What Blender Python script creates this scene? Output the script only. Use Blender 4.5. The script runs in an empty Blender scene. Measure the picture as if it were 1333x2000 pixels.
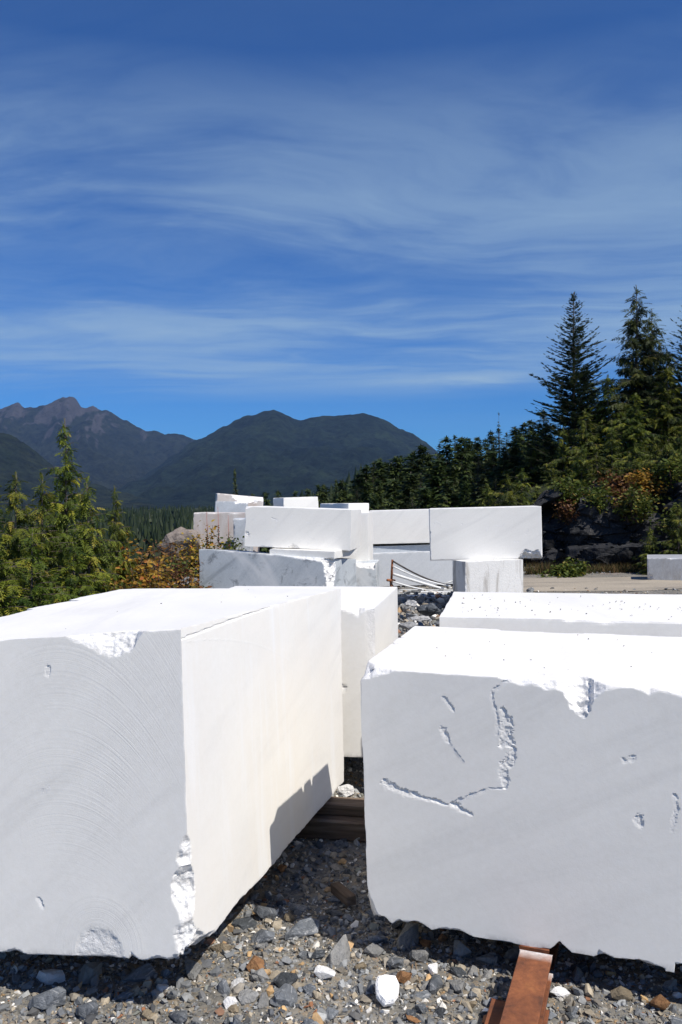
import bpy, bmesh, math, random
import numpy as np
from mathutils import Matrix, Vector

rnd = random.Random(7)
S = bpy.context.scene
COL = S.collection

# ------------------------------------------------------------------ camera, sky, sun, exposure
FPX, PITCH, ROLL, EYE = 1603.77, -0.0123, -0.0141, 1.7


def _rx(a):
    c, s = math.cos(a), math.sin(a)
    return np.array([[1, 0, 0], [0, c, -s], [0, s, c]])


def _ry(a):
    c, s = math.cos(a), math.sin(a)
    return np.array([[c, 0, s], [0, 1, 0], [-s, 0, c]])


def _rz(a):
    c, s = math.cos(a), math.sin(a)
    return np.array([[c, -s, 0], [s, c, 0], [0, 0, 1]])


RC = _ry(ROLL) @ _rx(-PITCH)
cd = bpy.data.cameras.new('camera')
cam = bpy.data.objects.new('camera', cd)
COL.objects.link(cam)
S.camera = cam
cd.sensor_fit = 'VERTICAL'
cd.sensor_height = 36.0
cd.sensor_width = 24.0
cd.lens = FPX / 2000 * 36
cd.clip_start = 0.05
cd.clip_end = 40000
M = Matrix.Identity(4)
for i in range(3):
    M[i][0], M[i][1], M[i][2] = RC[0][i], RC[2][i], -RC[1][i]
M[2][3] = EYE
cam.matrix_world = M


def at(px, py, d):
    """world point seen at photo pixel (px, py) at forward distance d (used to measure the place)"""
    return RC.T @ (d * np.array([(px - 666.5) / FPX, 1, (1000 - py) / FPX])) + np.array([0, 0, EYE])


def proj(P):
    q = RC @ (np.asarray(P, float) - [0, 0, EYE])
    return 666.5 + FPX * q[0] / q[1], 1000 - FPX * q[2] / q[1]


SUN_AZ, SUN_EL = math.radians(135.5), math.radians(52)     # clockwise from +Y
sdir = Vector((math.cos(SUN_EL) * math.sin(SUN_AZ), math.cos(SUN_EL) * math.cos(SUN_AZ), math.sin(SUN_EL)))
sl = bpy.data.lights.new('sun', 'SUN')
sl.energy = 5.0
sl.angle = math.radians(0.53)
sl.color = (1.0, 0.945, 0.865)
so = bpy.data.objects.new('sun', sl)
COL.objects.link(so)
so.rotation_euler = sdir.to_track_quat('Z', 'Y').to_euler()
so.location = (20, -20, 40)

W = bpy.data.worlds.new('World')
S.world = W
W.use_nodes = True
nt = W.node_tree
for n in list(nt.nodes):
    nt.nodes.remove(n)


class NT:
    """small node helper"""

    def __init__(self, tree):
        self.t = tree

    def n(self, typ, **kw):
        nd = self.t.nodes.new(typ)
        ins = kw.pop('ins', {})
        for k, v in kw.items():
            setattr(nd, k, v)
        for k, v in ins.items():
            self.set(nd, k, v)
        return nd

    def set(self, nd, k, v):
        s = nd.inputs[k]
        if isinstance(v, bpy.types.NodeSocket):
            self.t.links.new(v, s)
        elif isinstance(v, bpy.types.Node):
            self.t.links.new(v.outputs[0], s)
        else:
            s.default_value = v

    def math(self, op, a, b=0.0, c=0.0, clamp=False):
        nd = self.n('ShaderNodeMath', operation=op, use_clamp=clamp)
        self.set(nd, 0, a)
        self.set(nd, 1, b)
        self.set(nd, 2, c)
        return nd.outputs[0]

    def vmath(self, op, a, b=(0, 0, 0)):
        nd = self.n('ShaderNodeVectorMath', operation=op)
        self.set(nd, 0, a)
        self.set(nd, 1, b)
        return nd.outputs[0]

    def mix(self, f, a, b, typ='MIX'):
        nd = self.n('ShaderNodeMix', data_type='RGBA', blend_type=typ)
        self.set(nd, 0, f)
        self.set(nd, 6, a)
        self.set(nd, 7, b)
        return nd.outputs[2]

    def noise(self, vec, scale, detail=4, rough=.55, dist=0.0, dim='3D', lac=2.0):
        nd = self.n('ShaderNodeTexNoise', noise_dimensions=dim)
        if vec is not None:
            self.set(nd, 'W' if dim == '1D' else 'Vector', vec)
        self.set(nd, 'Scale', scale)
        self.set(nd, 'Detail', detail)
        self.set(nd, 'Roughness', rough)
        self.set(nd, 'Distortion', dist)
        self.set(nd, 'Lacunarity', lac)
        return nd.outputs[0]

    def ramp(self, f, stops, interp='LINEAR'):
        nd = self.n('ShaderNodeValToRGB')
        cr = nd.color_ramp
        cr.interpolation = interp
        while len(cr.elements) < len(stops):
            cr.elements.new(0.5)
        for e, (p, c) in zip(cr.elements, stops):
            e.position = p
            e.color = (*c, 1) if isinstance(c, (tuple, list)) else (c, c, c, 1)
        self.set(nd, 0, f)
        return nd.outputs[0]

    def mapping(self, vec, scale=(1, 1, 1), rot=(0, 0, 0), loc=(0, 0, 0)):
        nd = self.n('ShaderNodeMapping')
        self.set(nd, 'Vector', vec)
        nd.inputs['Scale'].default_value = scale
        nd.inputs['Rotation'].default_value = rot
        nd.inputs['Location'].default_value = loc
        return nd.outputs[0]


w = NT(nt)
sky = w.n('ShaderNodeTexSky', sky_type='NISHITA', sun_disc=False)
sky.sun_elevation = SUN_EL
sky.sun_rotation = SUN_AZ
sky.altitude = 600
sky.air_density = 1.0
sky.dust_density = 0.15
sky.ozone_density = 3.2
tc = w.n('ShaderNodeTexCoord')
dirv = tc.outputs['Generated']
sep = w.n('ShaderNodeSeparateXYZ', ins={0: dirv})
zc = w.math('MAXIMUM', sep.outputs[2], 0.03)
zc2 = w.math('ADD', zc, 0.06)
px_ = w.math('DIVIDE', sep.outputs[0], zc2)
py_ = w.math('DIVIDE', sep.outputs[1], zc2)
cv = w.n('ShaderNodeCombineXYZ', ins={0: px_, 1: py_}).outputs[0]
# cirrus: long thin streaks with a soft veil
wn = w.n('ShaderNodeTexNoise', ins={'Vector': w.mapping(cv, (0.55, 0.8, 1), (0, 0, 0), (3.1, 1.7, 0)), 'Scale': 1.0, 'Detail': 3.0, 'Roughness': .5})
warp = w.vmath('MULTIPLY', w.vmath('SUBTRACT', wn.outputs['Color'], (.5, .5, .5)), (1.8, 1.1, 0))
cvw = w.vmath('ADD', cv, warp)
n1 = w.noise(w.mapping(cvw, (0.40, 0.95, 1), (0, 0, math.radians(7)), (1.3, .9, 0)), 1.0, 10, .55, 0)
n2 = w.noise(w.mapping(cvw, (1.3, 4.2, 1), (0, 0, math.radians(12)), (7.3, 2.9, 0)), 1.0, 10, .62, 0)
n3 = w.noise(w.mapping(cv, (0.42, 0.62, 1), (0, 0, math.radians(-8)), (2.3, 8.9, 0)), 1.0, 3, .5)
cl = w.math('ADD', w.math('MULTIPLY', n1, .62), w.math('MULTIPLY', n2, .38))
cl = w.math('ADD', cl, w.math('MULTIPLY', w.math('SUBTRACT', n3, .5), .55))
veil = w.ramp(cl, [(0.35, 0.0), (0.46, 0.28), (0.56, 0.70), (0.70, 1.0)], 'LINEAR')
elev = w.ramp(sep.outputs[2], [(0.0, 0.0), (0.118, 0.06), (0.150, .80), (0.205, .95), (0.245, .62), (0.33, .74), (0.41, .52), (0.48, .08), (0.62, .10)])
cf = w.math('MULTIPLY', veil, elev)
cf = w.math('ADD', cf, w.math('MULTIPLY', elev, .10))
cf = w.math('MULTIPLY', cf, 0.82)
# one bright streak of cirrus low ahead, a little to the right
su = w.math('DIVIDE', w.math('SUBTRACT', w.math('DIVIDE', sep.outputs[0], w.math('MAXIMUM', sep.outputs[1], .05)), .155), .085)
sv_ = w.math('DIVIDE', w.math('SUBTRACT', w.math('ADD', sep.outputs[2], w.math('MULTIPLY', w.math('SUBTRACT', n2, .5), .02)), .1445), .0065)
sg = w.math('EXPONENT', w.math('MULTIPLY', w.math('ADD', w.math('POWER', w.math('ABSOLUTE', su), 2.0), w.math('POWER', w.math('ABSOLUTE', sv_), 2.0)), -1.0))
sg = w.math('MULTIPLY', sg, w.math('ADD', .15, n2))
cf = w.math('ADD', cf, w.math('MULTIPLY', sg, .55), clamp=True)
hs = w.n('ShaderNodeHueSaturation', ins={'Saturation': 1.10, 'Value': 1.0, 'Color': sky.outputs[0]})
skc = w.mix(1.0, hs.outputs[0], (0.18, 0.54, .98, 1), 'MULTIPLY')
cc = w.mix(cf, skc, (3.5, 5.0, 6.5, 1))
bg = w.n('ShaderNodeBackground', ins={'Color': cc, 'Strength': 0.095})
w.n('ShaderNodeOutputWorld', ins={0: bg})

S.view_settings.view_transform = 'Standard'
S.view_settings.look = 'None'
S.view_settings.gamma = 1
S.view_settings.use_curve_mapping = False
S.view_settings.exposure = 0.12
S.render.engine = 'CYCLES'
S.cycles.max_bounces = 7
S.cycles.diffuse_bounces = 4
S.cycles.transparent_max_bounces = 8
S.cycles.volume_bounces = 0
S.cycles.use_denoising = True


# ------------------------------------------------------------------ numpy helpers
def _hash(i, j, k, s):
    h = (i * 374761393 + j * 668265263 + k * 2147483647 + s * 974634777) & 0xFFFFFFFF
    h = ((h ^ (h >> 13)) * 1274126177) & 0xFFFFFFFF
    h = ((h ^ (h >> 16)) * 2246822519) & 0xFFFFFFFF
    return ((h ^ (h >> 15)) & 0xFFFF) / 65535.0


def vnoise(P, s=0):
    P = np.asarray(P, float)
    I = np.floor(P).astype(np.int64)
    F = P - I
    F = F * F * (3 - 2 * F)
    r = 0
    for a in (0, 1):
        for b in (0, 1):
            for c in (0, 1):
                wgt = (F[:, 0] if a else 1 - F[:, 0]) * (F[:, 1] if b else 1 - F[:, 1]) * (F[:, 2] if c else 1 - F[:, 2])
                r = r + wgt * _hash(I[:, 0] + a, I[:, 1] + b, I[:, 2] + c, s)
    return r * 2 - 1


def fbm(P, octv=4, s=0, gain=.5, lac=2.03):
    P = np.asarray(P, float)
    r, a, t = 0, 1.0, 0
    for o in range(octv):
        r = r + a * vnoise(P, s + o * 13)
        t += a
        a *= gain
        P = P * lac + 17.3
    return r / t


def ridged(P, octv=5, s=0, gain=.5):
    P = np.asarray(P, float)
    r, a, t = 0, 1.0, 0
    for o in range(octv):
        r = r + a * (1 - np.abs(vnoise(P, s + o * 13)) * 1.6)
        t += a
        a *= gain
        P = P * 2.05 + 9.1
    return r / t


def mesh_np(name, V, F, mat=None, smooth=False, face_attr=None, point_attr=None, face_col=None):
    """V (n,3); F: array (m,k) or list of such arrays"""
    me = bpy.data.meshes.new(name)
    if isinstance(F, np.ndarray):
        F = [F]
    F = [f for f in F if len(f)]
    V = np.asarray(V, np.float32)
    me.vertices.add(len(V))
    me.vertices.foreach_set('co', V.ravel())
    li = np.concatenate([f.ravel() for f in F]).astype(np.int32)
    tot = np.concatenate([np.full(len(f), f.shape[1]) for f in F]).astype(np.int32)
    st = np.concatenate([[0], np.cumsum(tot)[:-1]]).astype(np.int32)
    me.loops.add(len(li))
    me.loops.foreach_set('vertex_index', li)
    me.polygons.add(len(tot))
    me.polygons.foreach_set('loop_start', st)
    me.polygons.foreach_set('loop_total', tot)
    me.polygons.foreach_set('use_smooth', np.full(len(tot), smooth))
    me.update(calc_edges=True)
    for k, v in (face_attr or {}).items():
        a = me.attributes.new(k, 'FLOAT', 'FACE')
        a.data.foreach_set('value', np.asarray(v, np.float32))
    for k, v in (point_attr or {}).items():
        a = me.attributes.new(k, 'FLOAT', 'POINT')
        a.data.foreach_set('value', np.asarray(v, np.float32))
    if face_col is not None:
        a = me.attributes.new('stone_colour', 'FLOAT_COLOR', 'FACE')
        c = np.ones((len(tot), 4), np.float32)
        c[:, :3] = face_col
        a.data.foreach_set('color', c.ravel())
    if mat is not None:
        me.materials.append(mat)
    return me


def link(name, me, parent=None, loc=None, rot=None, scale=None):
    o = bpy.data.objects.new(name, me)
    COL.objects.link(o)
    if parent is not None:
        o.parent = parent
    if loc is not None:
        o.location = loc
    if rot is not None:
        o.rotation_euler = rot
    if scale is not None:
        o.scale = scale if hasattr(scale, '__len__') else (scale,) * 3
    return o


def tag(o, label=None, cat=None, group=None, kind=None):
    if label:
        o['label'] = label
    if cat:
        o['category'] = cat
    if group:
        o['group'] = group
    if kind:
        o['kind'] = kind
    return o


def empty(name, loc=(0, 0, 0), rz=0, sc=1.0):
    o = bpy.data.objects.new(name, None)
    COL.objects.link(o)
    o.empty_display_size = .2
    o.location = loc
    o.rotation_euler = (0, 0, rz)
    o.scale = sc if hasattr(sc, '__len__') else (sc, sc, sc)
    return o


def smoothstep(a, b, x):
    t = np.clip((x - a) / (b - a), 0, 1)
    return t * t * (3 - 2 * t)


# ------------------------------------------------------------------ materials
def new_mat(name):
    m = bpy.data.materials.new(name)
    m.use_nodes = True
    t = m.node_tree
    for n in list(t.nodes):
        t.nodes.remove(n)
    k = NT(t)
    out = k.n('ShaderNodeOutputMaterial')
    return m, k, out


def principled(k, out, col, rough=.7, spec=.3, bump=None, bstr=.3, bdist=.01, metal=0.0):
    b = k.n('ShaderNodeBsdfPrincipled', ins={'Base Color': col, 'Roughness': rough, 'Metallic': metal, 'Specular IOR Level': spec})
    if bump is not None:
        bn = k.n('ShaderNodeBump', ins={'Height': bump, 'Strength': bstr, 'Distance': bdist})
        k.set(b, 'Normal', bn)
    k.set(out, 0, b)
    return b


def marble(name, white=(.855, .834, .78), grey=(.70, .688, .655), vein=.35, vrot=(0, .7, .3), stainc=(.80, .70, .56), blotch=0.0, drip=0.0, rough_face=0.0, seed=0.0, brownish=0.0):
    m, k, out = new_mat(name)
    tcn = k.n('ShaderNodeTexCoord')
    oc = k.mapping(tcn.outputs['Object'], (1, 1, 1), (0, 0, 0), (seed, seed * .7, seed * .3))
    n = k.noise(oc, 1.1, 5, .55, .4)
    vv = k.noise(k.mapping(k.mapping(oc, (1, 1, 1), vrot), (.55, .55, 4.2)), 1.2, 6, .6, .9)
    vein_m = k.ramp(vv, [(.30, 1.0), (.46, .25), (.6, 0.0)])
    cloud = k.ramp(n, [(.3, 0.0), (.7, 1.0)])
    c = k.mix(k.math('MULTIPLY', cloud, .45), (*white, 1), (*grey, 1))
    c = k.mix(k.math('MULTIPLY', vein_m, vein), c, (*[g * .72 for g in grey], 1))
    fine = k.noise(oc, 42, 4, .65)
    c = k.mix(.16, c, k.ramp(fine, [(.3, .42), (.7, .95)]), 'OVERLAY')
    if blotch:
        bn = k.noise(oc, 5.5, 6, .7, .6)
        msk = k.ramp(bn, [(.55, 0.0), (.66, 1.0)])
        c = k.mix(k.math('MULTIPLY', msk, blotch), c, (.16, .175, .19, 1))
    if brownish:
        bn = k.noise(k.mapping(oc, (1.6, 1.6, .7)), 2.0, 5, .6, .6)
        c = k.mix(k.math('MULTIPLY', k.ramp(bn, [(.35, 0.0), (.65, 1.0)]), brownish), c, (.42, .31, .25, 1))
    if drip:
        dn = k.noise(k.mapping(oc, (6, 6, 1.3)), 1.0, 7, .68, .9)
        c = k.mix(k.math('MULTIPLY', k.ramp(dn, [(.50, 0.0), (.68, 1.0)]), drip), c, (.30, .27, .23, 1))
    if blotch:
        pv = k.noise(k.mapping(k.mapping(oc, (1, 1, 1), (0, -.85, 0)), (.14, .14, .62), (0, 0, 0), (0, 0, .35)), 1.0, 5, .55, .6)
        c = k.mix(k.ramp(pv, [(.50, 0.0), (.545, .7), (.59, 0.0)]), c, (.74, .745, .74, 1))
    # warm stain runs on the faces that carry them
    st = k.n('ShaderNodeAttribute', attribute_name='stain').outputs['Fac']
    sn = k.noise(k.mapping(oc, (5, 5, .9)), 1.0, 6, .6, .7)
    sn2 = k.noise(oc, 2.2, 4, .6, .5)
    sm = k.math('MULTIPLY', st, k.math('ADD', .10, k.math('ADD', k.math('MULTIPLY', k.ramp(sn, [(.45, 0.0), (.75, 1.0)]), .38), k.math('MULTIPLY', k.ramp(sn2, [(.35, 0.0), (.75, 1.0)]), .42))))
    c = k.mix(sm, c, (*stainc, 1))
    wr = k.noise(k.mapping(oc, (7, 7, .8), (0, 0, 0), (5, 2, 0)), 1.0, 4, .6, .2)
    c = k.mix(k.math('MULTIPLY', st, k.math('MULTIPLY', k.ramp(wr, [(.55, 0.0), (.68, 1.0)]), .55)), c, (.86, .86, .85, 1))
    # white scuffs from handling
    sc = k.noise(k.mapping(oc, (3.0, 3.0, 9), (.5, .9, .3)), 1.6, 7, .72, 1.2)
    c = k.mix(k.math('MULTIPLY', k.ramp(sc, [(.70, 0.0), (.75, 1.0)]), .30), c, (.88, .88, .88, 1))
    br = k.n('ShaderNodeAttribute', attribute_name='broken').outputs['Fac']
    bnz = k.noise(oc, 14, 6, .7)
    c = k.mix(br, c, k.ramp(bnz, [(.2, (.64, .62, .585)), (.6, (.87, .86, .84))]))
    shade_grim = k.n('ShaderNodeAttribute', attribute_name='shade_grime').outputs['Fac']
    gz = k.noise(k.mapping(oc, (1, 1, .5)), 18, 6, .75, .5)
    c = k.mix(k.math('MULTIPLY', shade_grim, k.ramp(gz, [(.42, 0.0), (.58, 1.0)])), c, (.13, .125, .12, 1))  # deep shadow along bottom edges painted dark; grime on the haul road block
    # bump: saw arcs + grain
    saw = k.n('ShaderNodeAttribute', attribute_name='saw').outputs['Fac']
    swm = k.n('ShaderNodeAttribute', attribute_name='sawmask').outputs['Fac']
    s1 = k.noise(k.math('MULTIPLY', saw, 1.0), 95, 5, .75, 0, '1D')
    swb = k.noise(oc, 2.6, 3, .6, .4)
    swa = k.math('MULTIPLY', swm, k.ramp(swb, [(.3, .15), (.65, 1.0)]))
    hgt = k.math('MULTIPLY', k.math('MULTIPLY', s1, swa), .0013)
    c = k.mix(k.math('MULTIPLY', swa, k.ramp(s1, [(.31, .20), (.48, 0.0)])), c, (.45, .46, .47, 1))
    g1 = k.noise(oc, 120, 4, .7)
    g2 = k.noise(oc, 9, 4, .6)
    hgt = k.math('ADD', hgt, k.math('MULTIPLY', g1, .0003))
    hgt = k.math('ADD', hgt, k.math('MULTIPLY', g2, .0008))
    rb = k.noise(oc, 38, 6, .75)
    amt = k.math('ADD', br, rough_face, clamp=True)
    hgt = k.math('ADD', hgt, k.math('MULTIPLY', k.math('MULTIPLY', rb, amt), .007))
    principled(k, out, c, .62, .25, hgt, 1.0, 1.0)
    return m


def foliage_mat(name, dark, mid, light, trans=.28, yellow=None):
    m, k, out = new_mat(name)
    a = k.n('ShaderNodeAttribute', attribute_name='tint').outputs['Fac']
    st = [(0.0, dark), (.5, mid), (.88, light)]
    if yellow:
        st.append((1.0, yellow))
    c = k.ramp(a, st)
    oi = k.n('ShaderNodeObjectInfo').outputs['Random']
    c = k.n('ShaderNodeHueSaturation', ins={'Color': c, 'Value': k.math('ADD', .82, k.math('MULTIPLY', oi, .36)), 'Hue': k.math('ADD', .488, k.math('MULTIPLY', oi, .02))}).outputs[0]
    d = k.n('ShaderNodeBsdfPrincipled', ins={'Base Color': c, 'Roughness': .55, 'Specular IOR Level': .25})
    t = k.n('ShaderNodeBsdfTranslucent', ins={'Color': c})
    mx = k.n('ShaderNodeMixShader', ins={0: trans, 1: d, 2: t})
    k.set(out, 0, mx)
    return m


def bark_mat(name, c1, c2):
    m, k, out = new_mat(name)
    tcn = k.n('ShaderNodeTexCoord')
    n = k.noise(k.mapping(tcn.outputs['Object'], (14, 14, 3)), 1.0, 5, .65)
    principled(k, out, k.ramp(n, [(.3, c1), (.7, c2)]), .85, .15, n, .5, .01)
    return m


BARK = bark_mat('bark', (.06, .045, .035), (.17, .145, .12))
TWIGM = bark_mat('twig_bark', (.07, .04, .03), (.16, .10, .075))
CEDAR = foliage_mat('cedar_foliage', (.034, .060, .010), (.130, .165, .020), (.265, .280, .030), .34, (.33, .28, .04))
CEDAR2 = foliage_mat('cedar_shaded_foliage', (.022, .038, .010), (.090, .115, .018), (.195, .205, .026), .30, (.25, .21, .03))  # darker copy of the cedar greens, shade put into the colour
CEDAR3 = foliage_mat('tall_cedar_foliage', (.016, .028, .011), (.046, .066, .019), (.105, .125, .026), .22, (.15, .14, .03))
FIR = foliage_mat('fir_needles', (.018, .034, .018), (.038, .064, .030), (.075, .105, .042), .2)
DARKF = foliage_mat('forest_needles', (.016, .030, .010), (.042, .066, .018), (.085, .112, .028), .22)
VALLEY = foliage_mat('valley_forest', (.008, .015, .007), (.020, .032, .012), (.040, .054, .018), .1)
AUT = foliage_mat('autumn_leaves', (.07, .07, .014), (.36, .19, .028), (.46, .34, .05), .38, (.36, .11, .03))
GRNL = foliage_mat('shrub_leaves', (.030, .050, .012), (.085, .120, .020), (.17, .19, .03), .35, (.28, .22, .04))
BROWNL = foliage_mat('dry_leaves', (.07, .035, .018), (.16, .075, .03), (.26, .14, .04), .3, (.12, .12, .025))


# ------------------------------------------------------------------ the ground
def gh(x, y):
    """height of the terrain"""
    x = np.asarray(x, float)
    y = np.asarray(y, float)
    z = np.zeros(np.broadcast(x, y).shape)
    # bench edge falls away on the left and beyond
    edge = -1.9 - 0.12 * np.clip(y - 8, 0, 12) + .35 * np.sin(y * .7)
    drop = np.clip(edge - x, 0, None)
    z = z - np.minimum(drop * .42, 7) * smoothstep(4.5, 7, y)
    far = np.clip(y - 23, 0, None)
    left = 1 - smoothstep(0, 14, x - .05 * far)
    z = z - np.minimum(far * .07, 5.5) * left
    # the hillside on the right, above the rock cut
    hill = smoothstep(20.3, 23.0, y + .20 * np.clip(x - 5, 0, 20)) * smoothstep(3.4, 6.0, x + .02 * (y - 20))
    z = z + hill * (2.0 + .03 * np.clip(y - 21, 0, 40) + .05 * np.clip(x - 5, 0, 20))
    rightfar = smoothstep(24, 60, y) * smoothstep(2, 22, x)
    z = z + rightfar * np.clip(.04 * (x - 2), 0, 4)
    return z


def gfine(x, y):
    P = np.stack([x, y, np.zeros_like(x)], -1)
    near = 1 - smoothstep(8, 26, np.hypot(x, y))
    return (fbm(P * 1.6, 4, 3) * .030 + fbm(P * 7, 3, 9) * .012) * (.25 + near)


m, k, out = new_mat('gravel_earth')
tcn = k.n('ShaderNodeTexCoord')
oc = tcn.outputs['Object']
v = k.n('ShaderNodeTexVoronoi', ins={'Vector': oc, 'Scale': 46.0, 'Randomness': 1.0})
cell = v.outputs['Color']
sepc = k.n('ShaderNodeSeparateColor', ins={0: cell})
stonec = k.ramp(sepc.outputs[0], [(0, (.07, .075, .08)), (.25, (.16, .165, .17)), (.45, (.22, .20, .17)), (.62, (.13, .13, .125)), (.78, (.30, .22, .14)), (.9, (.36, .35, .33)), (1, (.18, .09, .05))], 'CONSTANT')
n = k.noise(oc, 1.3, 6, .6)
dirt = k.ramp(n, [(.3, (.145, .135, .115)), (.7, (.28, .26, .22))])
fine = k.noise(oc, 90, 5, .7)
c = k.mix(k.ramp(fine, [(.40, 0.0), (.6, .75)]), dirt, stonec)
gpos = k.n('ShaderNodeNewGeometry').outputs['Position']
gs = k.n('ShaderNodeSeparateXYZ', ins={0: gpos})
farm = k.math('GREATER_THAN', gs.outputs[1], 60.0)
fn = k.noise(oc, .35, 5, .6)
veg = k.ramp(fn, [(.35, (.030, .042, .014)), (.6, (.07, .07, .025)), (.75, (.12, .09, .04))])
soil = k.math('SUBTRACT', gs.outputs[2], 0.0)
vegm = k.math('GREATER_THAN', k.math('ADD', k.math('ABSOLUTE', gs.outputs[2]), k.math('MULTIPLY', k.math('SUBTRACT', n, .5), .5)), .42)
c = k.mix(k.math('MAXIMUM', farm, vegm), c, veg)
hb = k.math('ADD', k.math('MULTIPLY', v.outputs['Distance'], -.5), k.math('MULTIPLY', fine, .7))
principled(k, out, c, .9, .15, hb, .7, .012)
EARTH = m

xs = np.concatenate([-np.geomspace(9000, 6.2, 60), np.linspace(-6, 6, 171), np.linspace(6.2, 22, 80), np.geomspace(22.5, 9000, 50)])
ys = np.concatenate([-np.geomspace(600, 2.2, 20), np.linspace(-2, 1.9, 14), np.linspace(2, 7, 110), np.linspace(7.1, 24, 100), np.geomspace(24.4, 9500, 80)])
X, Y = np.meshgrid(xs, ys)
Z = gh(X, Y) + gfine(X.ravel(), Y.ravel()).reshape(X.shape)
V = np.stack([X, Y, Z], -1).reshape(-1, 3)
nx, ny = len(xs), len(ys)
I = np.arange(nx * ny).reshape(ny, nx)
F = np.stack([I[:-1, :-1], I[:-1, 1:], I[1:, 1:], I[1:, :-1]], -1).reshape(-1, 4)
ground = link('ground', mesh_np('ground', V, F, EARTH, True))
tag(ground, 'gravel bench of crushed grey stone falling away to the trees on the left', kind='structure')


def gz(x, y):
    x = np.atleast_1d(np.asarray(x, float))
    y = np.atleast_1d(np.asarray(y, float))
    return gh(x, y) + gfine(x, y)


# haul road: a compacted sandy strip
m, k, out = new_mat('sandy_road')
tcn = k.n('ShaderNodeTexCoord')
oc = tcn.outputs['Object']
n = k.noise(k.mapping(oc, (.5, 2.2, 1)), 1.0, 6, .65, .4)
f2 = k.noise(oc, 30, 5, .7)
c = k.ramp(n, [(.32, (.17, .155, .135)), (.48, (.36, .31, .24)), (.7, (.45, .39, .30))])
c = k.mix(.35, c, k.ramp(f2, [(.3, (.16, .15, .13)), (.7, (.46, .41, .34))]))
principled(k, out, c, .92, .1, f2, .6, .02)
ROAD = m
pr = []
for x in np.linspace(2.6, 24, 60):
    y0 = 14.9 + .25 * math.sin(x * .9) + .06 * x
    y1 = 17.6 + .3 * math.sin(x * .6 + 1) + .05 * x
    for t in np.linspace(0, 1, 9):
        y = y0 + (y1 - y0) * t
        pr.append((x, y, float(gz(x, y)[0]) + .006 + .05 * math.sin(math.pi * t)))
I = np.arange(60 * 9).reshape(60, 9)
F = np.stack([I[:-1, :-1], I[1:, :-1], I[1:, 1:], I[:-1, 1:]], -1).reshape(-1, 4)
road = link('haul_road', mesh_np('haul_road', np.array(pr), F, ROAD, True))
tag(road, 'pale sandy haul road passing in front of the dark rock', kind='structure')


# ------------------------------------------------------------------ mountains
def mountain_mat(name, forest, forest2, rock, rockline, rockamt):
    m, k, out = new_mat(name)
    geo = k.n('ShaderNodeNewGeometry')
    p = geo.outputs['Position']
    sx = k.n('ShaderNodeSeparateXYZ', ins={0: p})
    n1 = k.noise(p, .0035, 8, .62, .3)
    n2 = k.noise(p, .018, 8, .74)
    n3 = k.noise(k.mapping(p, (1, .3, .4)), .006, 6, .65, .6)
    c = k.mix(k.ramp(n1, [(.35, 0.0), (.65, 1.0)]), (*forest, 1), (*forest2, 1))
    c = k.mix(.9, c, k.ramp(n2, [(.36, (.12, .12, .12)), (.62, (.88, .88, .88))]), 'OVERLAY')
    hgt = k.math('ADD', k.math('DIVIDE', k.math('SUBTRACT', sx.outputs[2], rockline[0]), rockline[1]), k.math('MULTIPLY', k.math('SUBTRACT', n3, .5), 3.2))
    steep = k.math('SUBTRACT', 1.0, k.n('ShaderNodeSeparateXYZ', ins={0: geo.outputs['Normal']}).outputs[2])
    hgt = k.math('ADD', hgt, k.math('MULTIPLY', k.math('SUBTRACT', steep, .35), 1.2))
    rm = k.math('MULTIPLY', k.ramp(hgt, [(.42, 0.0), (.62, 1.0)]), rockamt)
    rc = k.mix(k.ramp(n2, [(.35, 0.0), (.65, 1.0)]), (*rock, 1), (*[r * .55 for r in rock], 1))
    c = k.mix(rm, c, rc)
    principled(k, out, c, .95, .05, n2, 1.0, 55.0)
    return m


def mountain(name, label, D, sky_px, run, mat, seed, foot=-14.0, back=1500, rough=1.0, nx=420, ny=110):
    sp = np.array(sky_px, float)
    pxs = np.linspace(sp[0, 0], sp[-1, 0], nx)
    pys = np.interp(pxs, sp[:, 0], sp[:, 1])
    top = np.array([at(a, b, D) for a, b in zip(pxs, pys)])
    tx, tz = top[:, 0], top[:, 2]
    ts = np.concatenate([np.linspace(0, 1, ny), np.linspace(1.04, 1.5, 14)])
    rows = []
    for t in ts:
        # t = 0 at the foot, 1 at the crest, then down the back
        if t <= 1:
            y = D - run * (1 - t)
            prof = .62 * t + .38 * t ** 2.2
        else:
            y = D + (t - 1) * 2 * back
            prof = max(0, 1 - (t - 1) * 1.9)
        P = np.stack([tx / 620.0, np.full(nx, y / 900.0), np.full(nx, seed * 3.3)], -1)
        P = P + .25 * np.stack([fbm(P * 1.7, 3, seed + 40), fbm(P * 1.7, 3, seed + 50), np.zeros(nx)], -1)
        g = ridged(P, 6, seed)
        g2 = fbm(P * 6, 4, seed + 5)
        amp = rough * (4 * max(0, min(t, 1)) * (1 - min(t, 1))) ** .7 if t <= 1 else rough * .4
        z = foot + (tz - foot) * prof + (g - .62) * (tz - foot) * .34 * amp + g2 * (tz - foot) * .07 * (amp + .15)
        jag = fbm(np.stack([tx / 60.0, np.full(nx, t * 20), np.zeros(nx)], -1), 4, seed + 77) * 22 * rough * t
        rows.append(np.stack([tx * (y / D) ** .6, np.full(nx, y) + fbm(P * 3, 2, seed + 9) * 60, z + jag], -1))
    V = np.array(rows).reshape(-1, 3)
    n = len(ts)
    I = np.arange(n * nx).reshape(n, nx)
    F = np.stack([I[:-1, :-1], I[:-1, 1:], I[1:, 1:], I[1:, :-1]], -1).reshape(-1, 4)
    o = link(name, mesh_np(name, V, F, mat, True))
    tag(o, label, kind='structure')
    return o


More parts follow.
